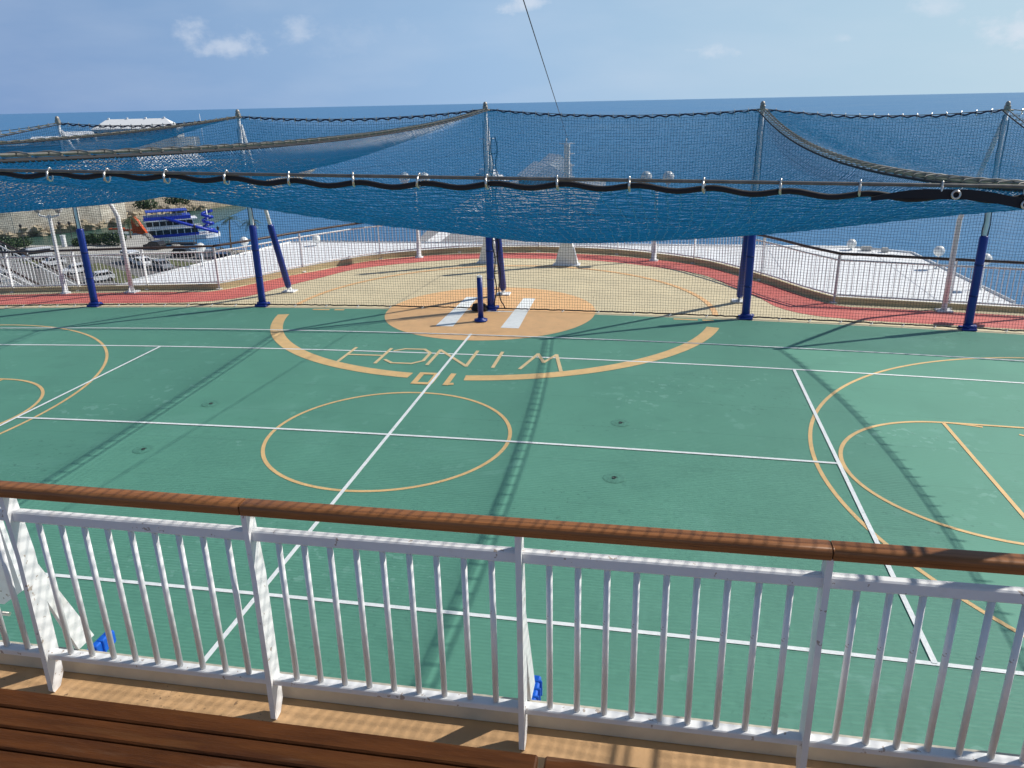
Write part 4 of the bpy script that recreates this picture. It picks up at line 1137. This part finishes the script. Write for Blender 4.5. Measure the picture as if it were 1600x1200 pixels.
P_w = mat('white_car_paint', (.75, .76, .77), .25); P_s = mat('silver_car_paint', (.42, .43, .45), .28, metal=.4); P_k = mat('black_car_paint', (.018, .018, .022), .22); P_b = mat('dark_blue_car_paint', (.03, .05, .12), .25)
for x, y, rz_, lb, p, v in ((-116, 131.0, 235, 'white van parked at the left behind the railing, farthest up the row', P_w, 1), (-108.3, 125.6, 235, 'white car in the middle of the left parking row', P_w, 0), (-99, 119.6, 235, 'white car with dark roof rack side beside the far left blue post', P_w, 0), (-90.2, 114, 235, 'white car lowest in the left parking row', P_w, 0),
                        (-95, 129.6, 330, 'white minibus parked broadside with a long dark window band', P_w, 1), (-85.5, 124.4, 330, 'silver car beside the white roof edge', P_s, 0), (-88.6, 136.3, 10, 'black car by the rocks behind the railing', P_k, 0), (-82.8, 135.2, 20, 'silver car behind the railing bend', P_s, 0),
                        (-77.6, 131.9, 20, 'dark blue car nearest the railing bend', P_b, 0), (-107.5, 112.5, 235, 'silver car low at the left edge under the stair rail', P_s, 0), (-99.8, 147.0 - 3.2, 170, 'black car on the quay beside the breakwater', P_k, 0), (-121, 133.8, 190, 'black car on the quay road at the left', P_k, 0),
                        (-90.5, 126.5, 330, 'white car between the minibus and the roof edge', P_w, 0)):
    car((x, y, LZ + .02), rz_, lb, p, v)
pc = None
for x, y, lb in ((-128.5, 142.4, 'black lamppost at the left edge of the quay'), (-122.8, 146.4, 'black lamppost by the water, left of the white post'), (-120.6, 146.6, 'black lamppost by the water, right of the white post'), (-113.9, 120.8, 'black lamppost standing in the car park at the left'), (-90, 143.2, 'black lamppost by the breakwater before the ferry'), (-84, 141.5, 'black lamppost at the end of the quay by the slender palm')):
    if pc is None:
        pc = thing('lamppost', lb, 'lamppost', (x, y, LZ), local=True, group='black lampposts on the quay')
        MB().lathe((0, 0, 0), [(.2, 0), (.18, .6), (.07, .75), (.055, 4.2)], 8).build('post', M['dark'], pc)
        mb = MB(); mb.lathe((0, 0, 4.2), [(.08, 0), (.2, .1), (.26, .5), (.3, .55), (.05, .8), (.01, .95)], 8); mb.build('lantern', M['dark'], pc)
    else: dup(pc, (x, y, LZ), 0, lb)
t = thing('marker_post', 'white square post on the quay edge between two lampposts', 'post', (-121.2, 144.8, LZ))
mb = MB(); mb.rbox((-121.2, 144.8, LZ + 1.1), (.7, .7, 2.2), .06); mb.build('shaft', M['white_clean'], t); mb = MB(); mb.rbox((-121.2, 144.8, LZ + 2.3), (.9, .9, .2), .05); mb.build('cap', M['white_clean'], t)
t = thing('signboard', 'small dark green board with pale posts at the left edge of the quay', 'sign', (-127, 134.5, LZ))
mb = MB(); mb.rbox((-127, 134.5, LZ + 1.5), (2.4, .15, 1.3), .04); mb.build('board', mat('dark_green_board', (.015, .05, .035), .5), t)
for s_ in (-1.25, 1.25): MB().tube([(-127 + s_, 134.5, LZ), (-127 + s_, 134.5, LZ + 2.3)], .08, 8).build('support', M['white_clean'], t)

# ferry with blue slides, moored beyond the quay
fr = thing('ferry', 'white and blue party ferry with slides moored beyond the quay', 'ferry', (-108.6, 167.6, SEA), R(36.5), local=True); fr.scale = (.86, .86, .78)
def hullp(s_, a=0): return [(-9.2, -2.9 * s_), (5.5, -2.9 * s_), (8.2, -1.6 * s_), (9.6, 0), (8.2, 1.6 * s_), (5.5, 2.9 * s_), (-9.2, 2.9 * s_)]
mb = MB(); mb.prism(hullp(.95), -.6, 1.0); mb.build('hull', M['white_clean'], fr)
mb = MB(); mb.prism(hullp(1.02), 1.0, 1.25); mb.build('main_deck', M['white_clean'], fr)
for z, x0, x1 in ((1.25, -8.4, 4.0), (3.75, -8.8, 3.0)):
    mb = MB(); mb.box(((x0 + x1) / 2, 0, z + .4), (x1 - x0, 5.2, .8)); mb.build('side_panel', M['ferry_blue'] if z < 3 else M['white_clean'], fr)
    mb = MB(); mb.box(((x0 + x1) / 2, 0, z + 1.35), (x1 - x0 - .4, 4.9, 1.1)); mb.build('window_band', M['glass'], fr)
    for k in range(8):
        x = x0 + .1 + (x1 - x0 - .2) * k / 7
        for sy in (-2.55, 2.55): MB().tube([(x, sy, z + .8), (x, sy, z + 2.2)], .11, 6).build('pillar', M['white_clean'], fr)
    mb = MB(); mb.box(((x0 + x1) / 2 + .4, 0, z + 2.32), (x1 - x0 + 1.4, 5.9, .26)); mb.build('deck_edge', M['white_clean'], fr)
mb = MB(); mb.box((-3.2, 0, 6.75), (11.5, 5.5, .9)); mb.build('upper_rail_panel', M['ferry_blue'], fr)
mb = MB(); mb.box((-3.2, 0, 8.6), (10.2, 5.2, .18)); mb.build('sun_roof', M['ferry_blue'], fr)
for k in range(5):
    for sy in (-2.4, 2.4): MB().tube([(-8 + k * 2.4, sy, 7.0), (-8 + k * 2.4, sy, 8.55)], .07, 6).build('roof_pole', M['white_clean'], fr)
mb = MB(); mb.tube([(-4.5, -3.4, 7.0), (0, -3.5, 5.2), (4.5, -3.5, 3.3), (8.8, -3.3, 1.6)], .42, 10); mb.build('straight_slide', M['ferry_blue'], fr)
mb = MB(); mb.tube([(6.9 + 1.25 * math.cos(a), .2 + 1.25 * math.sin(a), 7.6 - a * .30) for a in [k * .35 for k in range(58)]], .42, 8); mb.build('spiral_slide', M['ferry_blue'], fr)
mb = MB(); mb.tube([(6.9, .2, 1.2), (6.9, .2, 8.2)], .16, 8); mb.build('spiral_pole', M['white_clean'], fr)
mb = MB(); mb.prism([(-8.9, -.6), (-8.9, .6), (-8.2, .6), (-8.2, -.6)], 3.9, 6.3); mb.build('stern_stair', M['white_clean'], fr)
t = thing('inflatable_slide', 'tall orange inflatable slide on the water beside the ferry', 'inflatable slide', (-120.3, 168.6, SEA), R(30), local=True); t.scale = (.72, .72, .82)
mb = MB(); mb.prism([(-2.0, 0), (2.6, 0), (2.4, .5), (-.6, 5.6), (-1.2, 5.9), (-1.9, 5.6)], -1.3, 1.3, 'y'); mb.build('ramp', M['orange_pl'], t)
for sy in (-1.35, 1.35): MB().tube([(2.5, sy, .3), (1.0, sy, 2.9), (-.7, sy, 5.7), (-1.5, sy, 5.8)], .34, 8).build('side_tube', M['orange_pl'], t)
mb = MB()
for k in range(7): mb.tube([(2.2 - k * .42, -1.2, .9 + k * .72), (2.2 - k * .42, 1.2, .9 + k * .72)], .14, 6)
mb.build('rungs', M['orange_pl'], t)
for x, y, a, lb, c in ((-134.8, 180.0, 20, 'orange kayak afloat left of the inflatable slide', (.75, .13, .04)), (-130.6, 178.2, -15, 'orange kayak afloat next to the inflatable slide', (.75, .13, .04)), (-129.0, 173.5, 10, 'white dinghy drawn up beside the inflatable slide', (.75, .75, .74))):
    t = thing('small_boat', lb, 'boat', (x, y, SEA), R(a), local=True); mb = MB()
    mb.prism([(-1.9, 0), (-1.2, -.5), (1.2, -.5), (2.0, 0), (1.2, .5), (-1.2, .5)], -.1, .45); mb.build('hull', mat('boat_' + lb.split()[0], c, .4), t)
    mb = MB(); mb.prism([(-1.2, 0), (-.8, -.3), (.8, -.3), (1.2, 0), (.8, .3), (-.8, .3)], .452, .47); mb.build('cockpit', M['dark'], t)
t = thing('mooring_pontoon', 'dark low pontoon floating along the near side of the ferry', 'pontoon', (-104.5, 160, SEA), R(10), local=True)
mb = MB(); mb.rbox((0, 0, .2), (6.5, 1.8, .5), .08); mb.build('deck', M['dark'], t)
for s_ in (-2.8, 2.8): MB().lathe((s_, .6, .45), [(.12, 0), (.12, .4), (.18, .5), (.02, .55)], 8).build('bollard', M['grey'], t)

# grey pier with a gabled shed and a moored yacht, seen through the net
mb = MB(); mb.prism([(-47.5, 146), (-52, 180), (-56, 240), (-51, 292), (-19, 290), (-17.2, 200), (-15.8, 137), (-38, 128)], SEA - 3, LZ - .2); struct('pier_ground', mb, mat('pier_concrete', (.33, .33, .33), .85, var=.2, vscale=.08))
mb = MB(); mb.prism([(-46.5, 150), (-43.5, 150), (-48, 240), (-51, 240)], LZ - .4, LZ - .17); struct('pier_walkway_path', mb, M['limewash'])


def gable_house(name, label, cat, loc, rz, L_, W_, h, rh, wallm, roofm, nwin, chim=0, hip=0):
    t = thing(name, label, cat, loc, R(rz), local=True)
    mb = MB(); mb.prism([(-W_ / 2, 0), (W_ / 2, 0), (W_ / 2, h), (0, h + rh * (0 if hip else .97)), (-W_ / 2, h)] if not hip else [(-W_ / 2, 0), (W_ / 2, 0), (W_ / 2, h), (-W_ / 2, h)], -L_ / 2, L_ / 2, 'x'); mb.build('wall', wallm, t)
    o = .4; hl = L_ / 2 + o; hw = W_ / 2 + o; r_ = L_ / 2 - hip if hip else hl; mb = MB()
    mb.add([(-hl, -hw, h - .1), (hl, -hw, h - .1), (hl, hw, h - .1), (-hl, hw, h - .1), (-r_, 0, h + rh), (r_, 0, h + rh), (-hl, -hw, h - .35), (hl, -hw, h - .35), (hl, hw, h - .35), (-hl, hw, h - .35)],
           [(0, 1, 5, 4), (2, 3, 4, 5), (1, 2, 5), (3, 0, 4), (6, 7, 1, 0), (7, 8, 2, 1), (8, 9, 3, 2), (9, 6, 0, 3)]); rf = mb.build('roof', roofm, t)
    for k in range(chim):
        x = -L_ * .33 + k * L_ * .66 / max(1, chim - 1); mb = MB(); mb.rbox((x, .3, h + rh + .1), (1.3, 1.3, 1.8), .1); mb.build('chimney', roofm, rf)
    for k in range(nwin):
        x = -L_ / 2 + L_ * (k + .5) / nwin
        for sy in (-1, 1):
            mb = MB(); mb.box((x, sy * (W_ / 2 + .01), h * .55), (L_ / nwin * .38, .08, h * .42)); mb.build('window', M['glass'], t)
    return t


gable_house('pier_shed', 'white roofed shed with gable end coloured dark as in shade on the pier, seen through the net', 'shed', (-39.5, 272, LZ - .2), 118, 14, 12, 3.0, 4.2, mat('shaded_gable_grey', (.15, .16, .17), .8), M['limewash'], 4)  # wall grey carries the shadow on the gable end, painted into the colour
gable_house('pier_shed', 'white gabled house behind the mast on the pier, seen through the net', 'shed', (-36.5, 284, LZ - .2), 118, 10, 9, 5.6, 3.6, M['limewash'], M['limewash'], 3)
yt = thing('yacht', 'white motor yacht moored beside the grey pier, seen through the net', 'yacht', (-60.5, 291, SEA), R(-40), local=True)
mb = MB(); mb.prism([(-9, -2.2), (4, -2.4), (10, 0), (4, 2.4), (-9, 2.2)], -.3, 1.9); mb.build('hull', M['white_clean'], yt)
mb = MB(); mb.prism([(-8, 1.9), (5.5, 1.9), (3.6, 3.6), (-8, 3.6)], -1.9, 1.9, 'y'); mb.build('cabin', M['white_clean'], yt)
mb = MB(); mb.prism([(-7, 2.5), (4.6, 2.5), (3.9, 3.2), (-7, 3.2)], -1.95, 1.95, 'y'); mb.build('window', M['glass'], yt)
mb = MB(); mb.prism([(-6, 3.6), (2, 3.6), (.8, 5.3), (-6, 5.3)], -1.5, 1.5, 'y'); mb.build('flybridge', M['white_clean'], yt)
mb = MB(); mb.tube([(-3, 0, 5.3), (-3.4, 0, 9.5)], .09, 6); mb.tube([(-4.2, -1.3, 6.8), (-4.2, 1.3, 6.8)], .06, 5); mb.build('mast', M['white_clean'], yt)
# far headland with the long white-roofed house
mb = MB(); mb.prism([(-452, 498), (-402, 500), (-398, 545), (-376, 590), (-374, 622), (-452, 612)], SEA - 2, -17.5); struct('headland_hill', mb, mat('headland_stone', (.20, .20, .18), .95, var=.4, vscale=.05))
ch = gable_house('mansion', 'long grey mansion with white hipped roof and chimneys on the far headland', 'building', (-416, 604, -17.5), 14, 66, 17, 7.6, 7.2, M['ashlar'], M['limewash'], 11, 4, 10)
mb = MB(); mb.box((0, 0, 3.75), (67.2, 20, .3)); mb.build('verandah', M['ashlar'], ch)
for x, y, L_, W_, h, rh, lb in ((-428, 548, 24, 10, 4, 3.4, 'low white roofed building left of the mansion, behind the leftmost post top'), (-421, 514, 30, 9, 3, 2.4, 'long low white roofed building nearest the left edge on the headland')):
    gable_house('outbuilding', lb, 'building', (x, y, -17.5), 30, L_, W_, h, rh, M['ashlar'], M['limewash'], 5, 0, 2)
gable_house('boathouse', 'broad white roofed building on the far shore, seen through the blue net at the left', 'building', (-208, 318, -22.6), 52, 30, 25, 4.2, 5.5, M['ashlar'], M['limewash'], 5, 0, 3)
for x, y, z0, z1, lb in ((-356, 597, SEA, .2, 'thin white mast on the sea right of the mansion'), (-236, 388, -22.6, -9.5, 'thin white flagpole on the far shore above the near cable')):
    t = thing('flagpole', lb, 'flagpole', (x, y, z0)); MB().tube([(x, y, z0), (x, y, z1)], [.35, .15], 6).build('pole', M['white_clean'], t); MB().tube([(x - 1.6, y, z0 + (z1 - z0) * .7), (x + 1.6, y, z0 + (z1 - z0) * .7)], .14, 5).build('crosstree', M['white_clean'], t)
